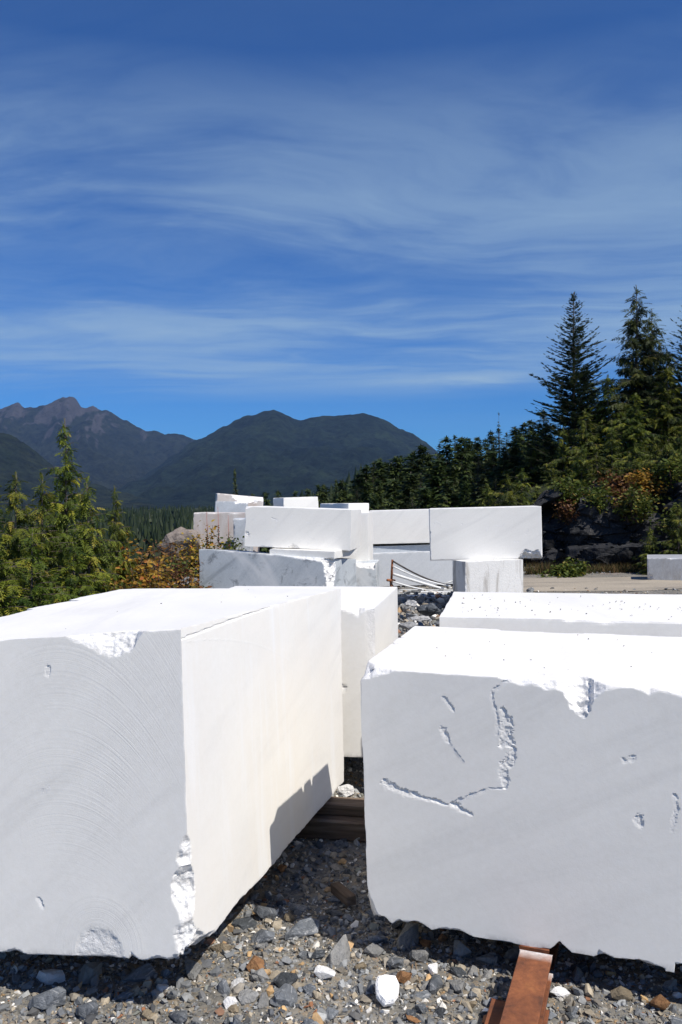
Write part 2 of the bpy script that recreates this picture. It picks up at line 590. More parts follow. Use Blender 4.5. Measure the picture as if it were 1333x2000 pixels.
MT1 = mountain_mat('rocky_mountain', (.010, .014, .010), (.024, .029, .018), (.105, .096, .100), (430, 430), .85)
MT2 = mountain_mat('forested_mountain', (.006, .012, .010), (.020, .031, .018), (.060, .050, .046), (520, 520), .55)
MT3 = mountain_mat('green_hill', (.014, .021, .010), (.032, .038, .018), (.10, .08, .065), (300, 400), .5)
mountain('rocky_mountain', 'distant brown rocky mountain ridge with the highest peak', 7000,
         [(-420, 900), (-200, 850), (-60, 812), (0, 801), (20, 795), (38, 788), (52, 797), (75, 795), (100, 788), (112, 781), (122, 776), (137, 775), (150, 781), (160, 794), (190, 796), (212, 802), (235, 815), (260, 828), (290, 842), (320, 846), (350, 847), (385, 858), (430, 874), (500, 905), (560, 950)], 3200, MT1, 3, rough=1.0)
mountain('forested_mountain', 'dark blue forested mountain with two rounded summits behind the blocks', 5200,
         [(180, 985), (250, 950), (320, 905), (385, 860), (400, 853), (430, 835), (460, 822), (490, 812), (520, 804), (535, 800), (552, 804), (575, 819), (610, 818), (650, 812), (690, 811), (715, 808), (740, 815), (770, 830), (800, 845), (830, 862), (855, 882), (900, 915), (960, 940), (1100, 950), (1400, 945), (1700, 960)], 2600, MT2, 11, rough=.9)
mountain('green_hill', 'lower green hillside at the far left beneath the rocky ridge', 3200,
         [(-500, 900), (-260, 850), (-100, 838), (0, 846), (20, 850), (60, 872), (90, 895), (130, 925), (180, 948), (240, 965), (330, 985)], 1500, MT3, 23, rough=.9, nx=300, ny=110)


# haze over the whole valley: even, thin, closed box
m, k, out = new_mat('haze_air')
vol = k.n('ShaderNodeVolumePrincipled', ins={'Color': (.34, .56, 1.0, 1), 'Density': 3.2e-5, 'Anisotropy': 0.0})
k.set(out, 'Volume', vol)
bm = bmesh.new()
bmesh.ops.create_cube(bm, size=1)
me = bpy.data.meshes.new('haze')
for vv in bm.verts:
    vv.co = Vector((vv.co.x * 22000, vv.co.y * 14000 + 4800, -16 + (vv.co.z + .5) * 1150))
bm.to_mesh(me)
me.materials.append(m)
hz = link('haze', me)
tag(hz, kind='stuff')

# ------------------------------------------------------------------ marble blocks
GD = .40   # gouge depth scale
ORD = [(u, v_, w_) for w_ in (0, 1) for v_ in (0, 1) for u in (0, 1)]


def axis(L, *segs):
    """coordinates 0..L; segs = (until, step)"""
    out, p = [0.0], 0.0
    for until, st in segs:
        until = min(until, L)
        n = max(1, int(round((until - p) / st)))
        out += list(np.linspace(p, until, n + 1)[1:])
        p = until
    return np.array(out)


AX = {'front': (1, 0, -1), 'back': (1, 1, 1), 'left': (0, 0, -1), 'right': (0, 1, 1), 'bottom': (2, 0, -1), 'top': (2, 1, 1)}


def block(name, label, corners, mat, ax=None, res=.03, chips=(), gouges=(), wear=.006, wear_k=1.0, stain=None, saw=None, leftout=None, shade_grime=None, gscale=1.0, coarse=(), group='marble blocks at the quarry', warp=.002, seed=0, cat='stone block'):
    C = {o: np.array(c, float) for o, c in zip(ORD, corners)}
    nrm = lambda a, b: float(np.linalg.norm(C[a] - C[b]))
    Wd, Ld, Hd = nrm((0, 0, 1), (1, 0, 1)), nrm((1, 0, 1), (1, 1, 1)), nrm((1, 0, 0), (1, 0, 1))
    dims = np.array([Wd, Ld, Hd])
    if ax is None:
        ax = [axis(d, (d, res)) for d in dims]
    else:
        ax = [axis(d, *s) for d, s in zip(dims, ax)]
    # surface grid, welded
    ids, Vl, Fq = {}, [], []
    n3 = [len(a) for a in ax]
    keys = []
    for fx in range(3):
        a, b = [q for q in range(3) if q != fx]
        for side in (0, 1):
            fname = [f for f, q in AX.items() if q[0] == fx and q[1] == side][0]
            st_ = 6 if fname in coarse else 1
            A, B = np.meshgrid(np.unique(np.append(np.arange(0, n3[a], st_), n3[a] - 1)), np.unique(np.append(np.arange(0, n3[b], st_), n3[b] - 1)), indexing='ij')
            idx = np.zeros(A.shape + (3,), np.int64)
            idx[..., a], idx[..., b], idx[..., fx] = A, B, side * (n3[fx] - 1)
            key = (idx[..., 0] * 100003 + idx[..., 1]) * 100003 + idx[..., 2]
            q = np.stack([key[:-1, :-1], key[1:, :-1], key[1:, 1:], key[:-1, 1:]], -1).reshape(-1, 4)
            flip = (side == 0) ^ (fx == 1)
            if flip:
                q = q[:, ::-1]
            Fq.append(q)
            keys.append(key.ravel())
    allk = np.concatenate(keys)
    uk = np.unique(allk)
    F = np.searchsorted(uk, np.concatenate(Fq))
    i2 = uk % 100003
    i1 = (uk // 100003) % 100003
    i0 = uk // (100003 * 100003)
    P = np.stack([ax[0][i0], ax[1][i1], ax[2][i2]], -1)
    P0 = P.copy()
    nn = len(P)
    onface = {f: np.abs(P0[:, a] - (dims[a] if s else 0)) < 1e-7 for f, (a, s, _) in AX.items()}
    broken = np.zeros(nn)
    # slow warp of the faces
    wv = fbm(P0 * 1.3 + seed * 5.1, 3, seed + 2) * warp
    for f, (a, s, sg) in AX.items():
        P[onface[f], a] += sg * wv[onface[f]]
    # gouges on faces
    for g in gouges:
        f = g['face']
        a, s, sg = AX[f]
        b, c = [q for q in range(3) if q != a]
        sel = np.where(onface[f])[0]
        uv = P0[sel][:, [b, c]]
        pts = np.array(g['pts'], float)
        dist = np.full(len(sel), 9.0)
        tt = np.zeros(len(sel))
        near_pt = np.zeros((len(sel), 2))
        if len(pts) == 1:
            dist = np.hypot(*(uv - pts[0]).T)
            near_pt[:] = pts[0]
        else:
            nseg = len(pts) - 1
            for j in range(nseg):
                p, q = pts[j], pts[j + 1]
                d = q - p
                t = np.clip(((uv - p) @ d) / (d @ d), 0, 1)
                dd = np.hypot(*(uv - p - t[:, None] * d).T)
                better = dd < dist
                dist[better] = dd[better]
                tt[better] = (j + t[better]) / nseg
                near_pt[better] = (p + t[:, None] * d)[better]
        wloc = g['w']
        if hasattr(wloc, '__len__'):
            wloc = np.interp(tt, np.linspace(0, 1, len(wloc)), wloc) * .85
        P3 = np.stack([uv[:, 0], uv[:, 1], np.full(len(sel), seed * 1.7)], -1)
        e = dist + fbm(P3 * 60, 4, seed + 31, .65) * wloc * (g.get('rag', .7) * 1.35 if 'rg' not in g else .15)
        sgn = ((uv - near_pt) @ np.array([.45, .89])) / wloc
        skew = 1.0 if 'rg' in g else np.clip(.50 + .60 * sgn, .08, 1)
        dep = g['d'] * GD * gscale * skew * np.clip((wloc - e) / (wloc * (.25 if 'rg' in g else .40)), 0, 1) * (1 + (.35 if 'rg' in g else 1.1) * fbm(P3 * 85, 3, seed + 37) + (.5 * fbm(P3 * 22, 3, seed + 38) if 'rg' in g else 0))
        dep = np.clip(dep, 0, None)
        P[sel, a] -= sg * dep
        broken[sel] = np.maximum(broken[sel], np.clip(dep / g['d'] * 2.5, 0, 1) * g.get('br', .8))
    # chips along edges; everything else gets ordinary wear
    done = {}
    edges = [(f1, f2) for i, f1 in enumerate(AX) for f2 in list(AX)[i + 1:] if AX[f1][0] != AX[f2][0]]
    rough = fbm(P0 * 16 + seed, 4, seed + 61)
    rough2 = fbm(P0 * 60 + seed, 2, seed + 67)
    for f1, f2 in edges:
        a1, s1, g1 = AX[f1]
        a2, s2, g2 = AX[f2]
        a3 = 3 - a1 - a2
        t = P0[:, a3]
        near = (np.abs(P0[:, a1] - (dims[a1] if s1 else 0)) < .5) & (np.abs(P0[:, a2] - (dims[a2] if s2 else 0)) < .5)
        sel = np.where(near)[0]
        A = g1 * (P[sel, a1] - (dims[a1] if s1 else 0))
        B = g2 * (P[sel, a2] - (dims[a2] if s2 else 0))
        T = t[sel]
        P3 = np.stack([T * 9, np.full(len(sel), seed + a1 * 3.3 + s1), np.full(len(sel), a2 * 2.2 + s2)], -1)
        hf = wear * np.clip(.35 + 1.3 * fbm(P3, 5, seed + 71, .6), 0.05, None)
        jobs = [(hf, wear_k, 0.3)]
        for ch in chips:
            if set(ch['edge']) == {f1, f2}:
                x_, h_ = np.array(ch['prof'], float).T
                h = np.interp(T, x_, h_, left=-1, right=-1)
                # k = extent on the second face / extent on the first face, as given in the chip
                kk = ch.get('k', 1.0)
                if ch['edge'][0] == f2:
                    kk = 1.0 / kk
                    h = np.where(h > 0, h * ch.get('k', 1.0), h)
                jobs.append((h, kk, ch.get('r', 1.0)))
        for h, kk, rg in jobs:
            # first face f1: extent h below the edge measured on f1 (along -f2 axis); extent kk*h on f2
            gA, gB = 1.0 / kk, 1.0
            nz = np.where(h > .012, (rough[sel] * .35 + rough2[sel] * .10) * np.minimum(h, .09) * rg * 1.2, rough[sel] * .3 * wear)
            ex = gA * A + gB * B + h + nz
            ex = np.where(h > 0, np.clip(ex, 0, None), 0)
            q = ex / (gA * gA + gB * gB)
            dA, dB = q * gA, q * gB
            A = A - dA
            B = B - dB
            P[sel, a1] -= g1 * dA
            P[sel, a2] -= g2 * dB
            mv = np.hypot(dA, dB)
            broken[sel] = np.maximum(broken[sel], np.clip(mv / .006, 0, 1) * (.9 if rg > .5 else .55))
    # left silhouette
    if leftout is not None:
        ly, lx = np.array(leftout).T
        off = np.interp(P0[:, 1], ly, lx)
        wgt = np.clip(1 - P0[:, 0] / .25, 0, 1)
        P[:, 0] += off * wgt
    # attributes
    att = {'broken': broken}
    st = np.zeros(nn)
    for f, val in (stain or {}).items():
        st[onface[f]] = val
    att['stain'] = st
    sv, sm = np.zeros(nn), np.zeros(nn)
    if saw is not None:
        fn = saw
        sv, sm = fn(P0, onface)
    att['saw'], att['sawmask'] = sv, sm
    gr = np.zeros(nn)
    if shade_grime is not None:
        gr = shade_grime(P0, onface)
    att['shade_grime'] = gr
    # to world
    U = P / dims
    out = 0
    for (u, v_, w_), c in C.items():
        wgt = (U[:, 0] if u else 1 - U[:, 0]) * (U[:, 1] if v_ else 1 - U[:, 1]) * (U[:, 2] if w_ else 1 - U[:, 2])
        out = out + wgt[:, None] * c
    base = sum(C[o] for o in ORD[:4]) / 4
    o = link(name, mesh_np(name, out - base, F, mat, False, point_attr=att), loc=base)
    tag(o, label, cat, group)
    return o


def cuboid(x, y, z, yaw, Wd, Ld, Hd, tx=0.0, ty=0.0):
    R = _rz(yaw) @ _rx(tx) @ _ry(ty)
    return [np.array([x, y, z]) + R @ np.array([u * Wd, v_ * Ld, w_ * Hd]) for u, v_, w_ in ORD]


def stand(x0, x1, yt, yb, d, Ld, yaw=0.0, ty=0.0, tx=0.0, z0=None):
    """upright block from its measured front face: left/right/top/bottom and distance of its front left edge"""
    TL = at(x0, yt, d)
    Hd = (yb - yt) * d / FPX
    if z0 is not None:
        Hd = TL[2] - z0
    Wd = (x1 - x0) * d / FPX
    R = _rz(yaw) @ _rx(tx) @ _ry(ty)
    for _ in range(30):
        a, b = proj(TL + R @ np.array([Wd, 0, 0]))
        Wd *= 1 + .9 * (x1 - a) / (x1 - x0)
    o = TL - R @ np.array([0, 0, Hd])
    return cuboid(*o, yaw, Wd, Ld, Hd, tx, ty)


MA = marble('marble_left', vein=.30, vrot=(0, .75, 0), stainc=(.82, .775, .70))
MB_ = marble('marble_right', white=(.855, .834, .78), vein=.24, vrot=(0, .5, 0), seed=4.0)
MC = marble('marble_plain', vein=.2, seed=9.0)
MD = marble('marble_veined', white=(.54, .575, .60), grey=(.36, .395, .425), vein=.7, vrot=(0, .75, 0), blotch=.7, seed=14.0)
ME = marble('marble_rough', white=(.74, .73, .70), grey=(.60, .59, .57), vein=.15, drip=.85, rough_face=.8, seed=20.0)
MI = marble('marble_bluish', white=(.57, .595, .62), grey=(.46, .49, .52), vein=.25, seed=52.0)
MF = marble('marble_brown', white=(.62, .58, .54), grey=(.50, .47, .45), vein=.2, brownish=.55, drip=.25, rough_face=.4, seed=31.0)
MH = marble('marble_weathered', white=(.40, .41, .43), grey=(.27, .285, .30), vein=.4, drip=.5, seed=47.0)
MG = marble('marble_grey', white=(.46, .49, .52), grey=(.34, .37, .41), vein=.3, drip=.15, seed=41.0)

LBc = [(-1.715, 2.939, 0.119), (-0.5, 2.613, 0.224), (-1.202, 4.852, 0.089), (-0.003, 4.525, 0.142), (-1.757, 2.988, 1.188), (-0.525, 2.662, 1.297), (-1.244, 4.901, 1.201), (-0.007, 4.574, 1.218)]
RBc = [(0.08, 3.009, 0.155), (1.965, 2.392, 0.116), (0.33, 3.831, 0.188), (2.232, 3.214, 0.159), (0.058, 2.97, 1.1), (1.966, 2.353, 1.057), (0.335, 3.791, 1.123), (2.233, 3.174, 1.107)]


def lb_saw(P, on):
    sv, sm = np.zeros(len(P)), np.zeros(len(P))
    f = on['front']
    x, z = P[f, 0], P[f, 2]
    arcs = z + 1.55 * (x - .80) ** 2 + .6 * np.abs(x - .8) ** 3
    r2 = np.hypot(x - .935, (z - .03) * .95)
    low = (r2 < .19) & (z < .25)
    sv[f] = np.where(low, r2 * 1.0 + 9, arcs)
    sm[f] = np.where(low, np.clip((.19 - r2) * 25, 0, 1) * .9, np.clip(1.05 - .5 * np.abs(x - .85), .25, 1) * (.12 + .88 * smoothstep(.30, .70, z + .15 * np.sin(x * 9))) * .85)
    r = on['right']
    y, z = P[r, 1], P[r, 2]
    sv[r] = z + .13 * y ** 2 + .1 * np.sin(y * 2)
    sm[r] = .06
    return sv, sm


def low_shade_grime(h=.05, amt=.5):  # bottom edge shade put into the colour, real grime only on the weathered block
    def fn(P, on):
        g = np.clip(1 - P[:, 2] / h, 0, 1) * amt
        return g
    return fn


block('marble_block', 'big white block in front on the left, curved saw marks and cream side', LBc, MA,
      ax=[((.5, .02), (9, .005)), ((9, .010),), ((9, .005),)],
      chips=[
          {'edge': ('front', 'top'), 'k': .62, 'prof': [(.845, .0), (.87, .018), (.926, .042), (1.011, .070), (1.058, .089), (1.098, .082), (1.12, .045), (1.145, .0)], 'r': 1.0},
          {'edge': ('front', 'right'), 'k': .75, 'prof': [(.0, .035), (.03, .045), (.06, .055), (.09, .062), (.13, .045), (.18, .052), (.23, .066), (.28, .058), (.31, .030), (.33, .046), (.37, .040), (.40, .022), (.425, .0)], 'r': 1.3},
          {'edge': ('bottom', 'right'), 'k': 1.0, 'prof': [(0, .08), (.08, .07), (.2, .02), (.4, .03), (.7, .012), (1.0, .022), (1.6, .015), (2, .02)], 'r': 1.2},
          {'edge': ('front', 'bottom'), 'k': 1.0, 'prof': [(0, .01), (.55, .012), (.61, .03), (.66, .008), (.83, .012), (.90, .02), (.98, .016), (1.05, .012), (1.06, .03), (1.10, .008), (1.15, .03), (1.19, .018), (1.272, .05)], 'r': 1.2},
      ],
      gouges=[
          {'face': 'front', 'pts': [(.938, -.01), (.938, .012)], 'w': .098, 'd': .015, 'rag': .12, 'rg': 1},
          {'face': 'front', 'pts': [(.776, .968), (.774, .945)], 'w': .010, 'd': .014},
          {'face': 'front', 'pts': [(.742, .552), (.762, .566)], 'w': .011, 'd': .006},
          {'face': 'front', 'pts': [(.714, .19), (.726, .165)], 'w': .011, 'd': .013},
          {'face': 'right', 'pts': [(.0, 1.038), (.407, 1.056), (.85, 1.070)], 'w': [.006, .007, .004], 'd': .012, 'rag': .2, 'br': .3},
          {'face': 'right', 'pts': [(.90, 1.066), (1.17, 1.085)], 'w': [.012, .022], 'd': .010},
          {'face': 'right', 'pts': [(.019, 1.026), (.20, 1.012), (.401, .985), (.62, .945), (.837, .889), (1.10, .802)], 'w': .005, 'd': .0025, 'rag': .3, 'br': .4},
      ],
      wear=.007, stain={'right': 1.0}, coarse=('back', 'bottom'), saw=lb_saw, shade_grime=low_shade_grime(.03, .5),
      leftout=[(0, 0), (.8, -.035), (1.085, -.048), (1.10, -.10), (1.385, -.075), (1.395, -.024), (1.44, -.018), (1.455, -.098), (1.61, -.097), (1.94, -.068), (1.955, -.005), (2, 0)], seed=1)

rbp = [(.543, .937), (.473, .89), (.492, .793), (.490, .74)]
block('marble_block', 'big white block in front on the right, with hooked gouges and broken top edge', RBc, MB_,
      ax=[((1.12, .0038), (9, .04)), ((9, .010),), ((9, .0038),)],
      chips=[
          {'edge': ('front', 'top'), 'k': .9, 'prof': [(.0, .05), (.07, .035), (.14, .0), (.142, -1), (.49, -1), (.50, .004), (.545, .016), (.575, .03), (.611, .026), (.65, .034), (.69, .022), (.715, .03), (.735, .085), (.755, .112), (.777, .122), (.80, .108), (.812, .06), (.83, .04), (.85, .018), (.90, .006), (.938, .004), (.985, .022), (1.02, .008), (1.08, .022), (1.2, .015), (1.5, .03), (2, .01)], 'r': 1.25},
          {'edge': ('front', 'left'), 'k': 1.0, 'prof': [(0, .05), (.03, .035), (.09, .012), (.14, -.0), (.15, -1), (.86, -1), (.88, .0), (.945, .07)], 'r': .6},
          {'edge': ('top', 'left'), 'k': .8, 'prof': [(0, .06), (.06, .05), (.11, .0), (.115, -1), (.42, -1), (.43, .0), (.45, .05), (.47, .0), (.475, -1), (.56, -1), (.565, .02), (.58, .055), (.60, .0)], 'r': .6},
          {'edge': ('front', 'bottom'), 'k': 1.3, 'prof': [(0, .03), (.06, .024), (.09, .004), (.12, .03), (.20, .026), (.24, .006), (.28, .022), (.35, .026), (.39, .008), (.52, .010), (.6, .005), (.66, .012), (.69, .04), (.73, .01), (.80, .012), (.82, .034), (.87, .014), (.95, .024), (1.03, .012), (1.05, -1), (1.06, .05), (1.1, .04), (2, .02)], 'r': 1.2},
          {'edge': ('top', 'back'), 'k': 2.2, 'prof': [(.385, .0), (.40, .028), (.55, .022), (.64, .026), (.75, .015), (.76, .0)], 'r': .8},
      ],
      gouges=[
          {'face': 'front', 'pts': rbp, 'w': [.012, .008, .008, .010], 'd': .010},
          {'face': 'front', 'pts': [(.512, .83), (.525, .79), (.520, .72), (.505, .70)], 'w': [.012, .030, .028, .010], 'd': .018, 'rag': 1.0},
          {'face': 'front', 'pts': [(.551, .695), (.535, .655), (.515, .632), (.512, .59), (.514, .556)], 'w': [.010, .022, .020, .018, .012], 'd': .018, 'rag': .9},
          {'face': 'front', 'pts': [(.514, .553), (.46, .548), (.40, .515), (.329, .474)], 'w': [.005, .006, .012, .014], 'd': .010},
          {'face': 'front', 'pts': [(.329, .470), (.39, .448)], 'w': [.018, .010], 'd': .016},
          {'face': 'front', 'pts': [(.088, .520), (.15, .498), (.25, .482), (.31, .472)], 'w': [.024, .018, .012, .008], 'd': .022, 'rag': .8},
          {'face': 'front', 'pts': [(.308, .856), (.325, .83), (.339, .812)], 'w': [.013, .011, .010], 'd': .012, 'rag': 1.0},
          {'face': 'front', 'pts': [(.299, .742), (.318, .70)], 'w': [.016, .013], 'd': .018},
          {'face': 'front', 'pts': [(.322, .69), (.372, .63)], 'w': [.009, .004], 'd': .006},
          {'face': 'front', 'pts': [(.912, .690), (.936, .706)], 'w': [.016, .010], 'd': .014, 'rag': 1.0},
          {'face': 'front', 'pts': [(.945, .505), (.950, .486)], 'w': .016, 'd': .016, 'rag': .8},
          {'face': 'front', 'pts': [(1.062, .59), (1.066, .55), (1.05, .476)], 'w': [.010, .012, .009], 'd': .010},
      ], wear=.006, shade_grime=low_shade_grime(.03, .5), coarse=('back', 'bottom', 'right'), seed=2)

# block behind the left front block
x0, y0 = .187, 4.75
yaw = -.18
o_ = np.array([x0, y0, .207]) - _rz(yaw) @ np.array([1.22, 0, 0])
block('marble_block', 'narrow looking block in the gap, standing behind the left front block', cuboid(*o_, yaw, 1.22, 1.2, .875), MC, res=.012,
      chips=[{'edge': ('front', 'top'), 'k': .7, 'prof': [(.85, .0), (.98, .006), (1.08, .035), (1.12, .06), (1.16, .02), (1.22, .012)]},
             {'edge': ('front', 'right'), 'k': .12, 'prof': [(0, .0), (.3, .02), (.5, .05), (.7, .06), (.87, .07)], 'r': .6}],
      gouges=[{'face': 'front', 'pts': [(1.0, .42), (1.02, .40)], 'w': .025, 'd': .03}, {'face': 'front', 'pts': [(1.0, .53), (1.12, .53), (1.22, .55)], 'w': .006, 'd': .006}],
      seed=3, shade_grime=low_shade_grime(.03, .3))

# low slab behind the right front block
TLs = at(857, 1205, 4.35)
bl = at(921, 1155, 4.35 * (1205 - 976) / (1155 - 976))
dv = bl - TLs
yaw2 = -math.atan2(dv[0], dv[1]) + .0
block('marble_slab', 'white slab specked with dirt, lying behind the right front block', cuboid(TLs[0], TLs[1], .18, -.20, 2.6, 1.22, TLs[2] - .18, 0.0, .004), MC, res=.014,
      chips=[{'edge': ('front', 'top'), 'k': .7, 'prof': [(.62, .0), (.66, .02), (.75, .012), (.85, .028), (.92, .016), (1.1, .01), (1.3, .015), (1.4, .0)]}], seed=4)

# the far rows
A_c = [None] * 8
Atl, Abl, Atr = at(389, 1072, 12.75), at(385, 1182, 12.75), at(646, 1091, 12.0)
Adir = Atr - Atl
Wa = np.linalg.norm(Adir)
yawA = math.atan2(Adir[1], Adir[0])
ex = Adir / Wa
ey = np.array([-math.sin(yawA), math.cos(yawA), -0.075])
back = ey * 1.15
A_top = [Atl, Atr, Atl + back, Atr + back]
A_bot = [np.array([p[0], p[1], .02]) for p in A_top]
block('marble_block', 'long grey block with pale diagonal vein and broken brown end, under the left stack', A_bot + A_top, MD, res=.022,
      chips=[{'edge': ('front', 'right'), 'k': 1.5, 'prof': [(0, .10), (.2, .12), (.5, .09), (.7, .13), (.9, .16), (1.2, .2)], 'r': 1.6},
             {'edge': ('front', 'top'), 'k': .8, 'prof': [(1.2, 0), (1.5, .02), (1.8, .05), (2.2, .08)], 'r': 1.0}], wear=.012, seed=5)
yB = 12.55
block('marble_slab', 'thin grey slab sandwiched between two blocks of the left stack', stand(527, 654, 1072, 1086, 12.42, 1.0, yawA, .03), MC, res=.02, wear=.01, seed=6)
block('marble_block', 'big pale block with white scratches, on top of the long veined block', stand(480, 687, 989, 1067, 12.6, 1.05, -.17, .046), MC, res=.011,
      chips=[{'edge': ('front', 'bottom'), 'k': .6, 'prof': [(.2, .0), (.3, .02), (.5, .0), (.66, .0), (.76, .07), (.82, .05), (.88, .0)]},
             {'edge': ('front', 'top'), 'k': 1, 'prof': [(0, .05), (.06, .02), (.12, .0)]}],
      gouges=[{'face': 'front', 'pts': [(.42, .44), (.50, .42), (.48, .30)], 'w': .014, 'd': .006}, {'face': 'front', 'pts': [(.30, .25), (.46, .27)], 'w': .012, 'd': .005},
              {'face': 'front', 'pts': [(.10, .42), (.18, .40)], 'w': .012, 'd': .005}, {'face': 'front', 'pts': [(1.0, .2), (1.12, .14)], 'w': .012, 'd': .005},
              {'face': 'front', 'pts': [(.72, .46), (.74, .50)], 'w': .012, 'd': .006}, {'face': 'front', 'pts': [(.02, .18)], 'w': .06, 'd': .02},
              {'face': 'front', 'pts': [(1.15, .36), (1.25, .37)], 'w': .01, 'd': .005}, {'face': 'front', 'pts': [(.95, .40), (1.02, .39)], 'w': .01, 'd': .005}], gscale=1.8, seed=7)
block('marble_block', 'block behind the scratched block showing a dark shaded flank and bright end', stand(681, 721, 983, 1080, 14.3, 1.0, .55, 0, 0, .75), MC, res=.03, wear=.02, seed=8)
block('marble_block', 'upright bright block behind the right end of the scratched block', stand(660, 719, 1002, 1160, 13.9, 1.0, -.12, 0, 0, .02), MC, res=.03, wear=.012, seed=9)
block('marble_block', 'rear block with a dark left end and bright top, highest behind the stack', stand(554, 622, 972, 1075, 17.5, .52, .55, -.02, 0, .1), MC, res=.04, wear=.03, seed=10)
block('marble_block', 'rear grey block with a broken bright top corner, highest at the left', stand(424, 516, 963, 1012, 18.0, .9, .18, .10, 0, .5), MF, res=.03, wear=.03,
      chips=[{'edge': ('front', 'top'), 'k': 2.2, 'prof': [(.3, 0), (.4, .10), (.55, .2), (.75, .14), (.95, .1), (1.1, .12)], 'r': 1.6}], seed=11)
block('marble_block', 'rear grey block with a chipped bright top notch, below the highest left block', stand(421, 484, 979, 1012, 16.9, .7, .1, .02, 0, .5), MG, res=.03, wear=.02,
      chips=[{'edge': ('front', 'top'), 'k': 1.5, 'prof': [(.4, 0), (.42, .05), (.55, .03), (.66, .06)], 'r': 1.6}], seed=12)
block('marble_block', 'brownish stained block behind the autumn shrubs at left', stand(378, 484, 1001, 1085, 15.6, .8, -.1, .02, 0, -.05), MF, res=.03, wear=.03, seed=13)
block('marble_block', 'small grey block end beside the left edge of the scratched block', stand(456, 490, 1013, 1062, 14.6, .7, .05, 0, 0, .3), MG, res=.03, wear=.03, seed=14)
block('marble_block', 'short block end with chipped white top, right of the broken brown end', stand(690, 736, 1100, 1185, 13.4, .8, -.1, 0, 0, .0), MD, res=.02, wear=.012,
      chips=[{'edge': ('front', 'top'), 'k': 1.2, 'prof': [(.0, .06), (.2, .07), (.3, .08), (.36, .13)], 'r': 1.2}], seed=15)
# back right: low block, slab on it, block above
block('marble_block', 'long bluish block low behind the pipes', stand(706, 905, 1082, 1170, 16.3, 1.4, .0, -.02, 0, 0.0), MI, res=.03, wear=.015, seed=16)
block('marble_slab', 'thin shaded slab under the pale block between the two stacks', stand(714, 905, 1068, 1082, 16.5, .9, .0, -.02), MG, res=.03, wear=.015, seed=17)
block('marble_block', 'pale block resting behind the left end of the overhanging block', stand(721, 870, 998, 1063, 16.45, 1.1, -.05, -.012), MC, res=.025, wear=.012,
      gouges=[{'face': 'front', 'pts': [(.66, .60), (.62, .5), (.68, .42), (.76, .40)], 'w': .018, 'd': .006}], seed=18)
for i_, (bx_, lab) in enumerate(((730, 'wooden spacer at the left, under the pale rear block'), (800, 'wooden spacer at the middle, under the pale rear block'))):
    c8 = stand(bx_, bx_ + 14, 1063.5, 1068, 16.7, .6, .02)
    V = np.array(c8)
    F = np.array([[0, 2, 3, 1], [4, 5, 7, 6], [0, 1, 5, 4], [1, 3, 7, 5], [3, 2, 6, 7], [2, 0, 4, 6]])
    b0 = V.mean(0)
    tag(link('wooden_spacer', mesh_np('wooden_spacer', V - b0, F, BARK), loc=b0), lab, 'wood spacer', 'wooden spacers')
block('marble_block', 'short rough block standing as a pillar with drip stains and a dark left side', stand(909, 1022, 1097, 1185, 12.05, .42, .33, 0, 0, .0), ME, res=.015, wear=.012,
      chips=[{'edge': ('front', 'left'), 'k': .35, 'prof': [(0, .04), (.3, .05), (.5, .03), (.75, .02)], 'r': 2.0}], seed=19)
block('marble_block', 'large pale block overhanging both sides of the short pillar block', stand(838, 1058, 994, 1095, 12.62, 1.15, -.13, -.012), MB_, res=.011,
      chips=[{'edge': ('front', 'bottom'), 'k': 1.2, 'prof': [(0, .015), (.5, .012), (1.32, .01), (1.36, .08), (1.44, .15), (1.5, .12), (1.55, .11), (1.62, .13), (1.7, .05), (1.73, .04)], 'r': 1.2},
             {'edge': ('front', 'right'), 'k': 1.0, 'prof': [(0, .04), (.1, .02), (.3, .012), (.8, .006)]},
             {'edge': ('front', 'left'), 'k': 1.0, 'prof': [(0, .02), (.4, .015), (.43, .03), (.46, .01), (.8, .015)]}],
      gouges=[{'face': 'front', 'pts': [(.06, .48), (.10, .60), (.18, .55)], 'w': .012, 'd': .004}, {'face': 'front', 'pts': [(.47, .55), (.50, .53)], 'w': .02, 'd': .008},
              {'face': 'front', 'pts': [(1.0, .52), (1.1, .50), (1.14, .53)], 'w': .014, 'd': .006}, {'face': 'front', 'pts': [(1.45, .38), (1.48, .44)], 'w': .02, 'd': .010},
              {'face': 'front', 'pts': [(1.28, .26), (1.34, .26)], 'w': .018, 'd': .008}, {'face': 'front', 'pts': [(.86, .44), (.9, .5)], 'w': .012, 'd': .005}], wear=.012, gscale=1.4, seed=20)
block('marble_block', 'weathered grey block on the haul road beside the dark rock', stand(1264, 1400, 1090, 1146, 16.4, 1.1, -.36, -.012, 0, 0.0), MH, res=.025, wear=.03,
      chips=[{'edge': ('front', 'left'), 'k': .6, 'prof': [(0, .16), (.12, .10), (.2, .03), (.5, .02)], 'r': 1.4}], shade_grime=low_shade_grime(.6, .35), seed=21)

# ------------------------------------------------------------------ stones and gravel
PAL = [((.105, .115, .13), .27), ((.055, .060, .07), .13), ((.20, .21, .22), .20), ((.24, .205, .155), .15), ((.16, .145, .125), .10), ((.20, .085, .04), .022), ((.33, .21, .10), .028), ((.55, .53, .50), .075), ((.15, .16, .145), .015)]
PALC = np.array([p[0] for p in PAL]) * 1.30 * np.array([1.0, 1.0, .98])
PALW = np.array([p[1] for p in PAL])
PALW = PALW / PALW.sum()
rng = np.random.default_rng(11)


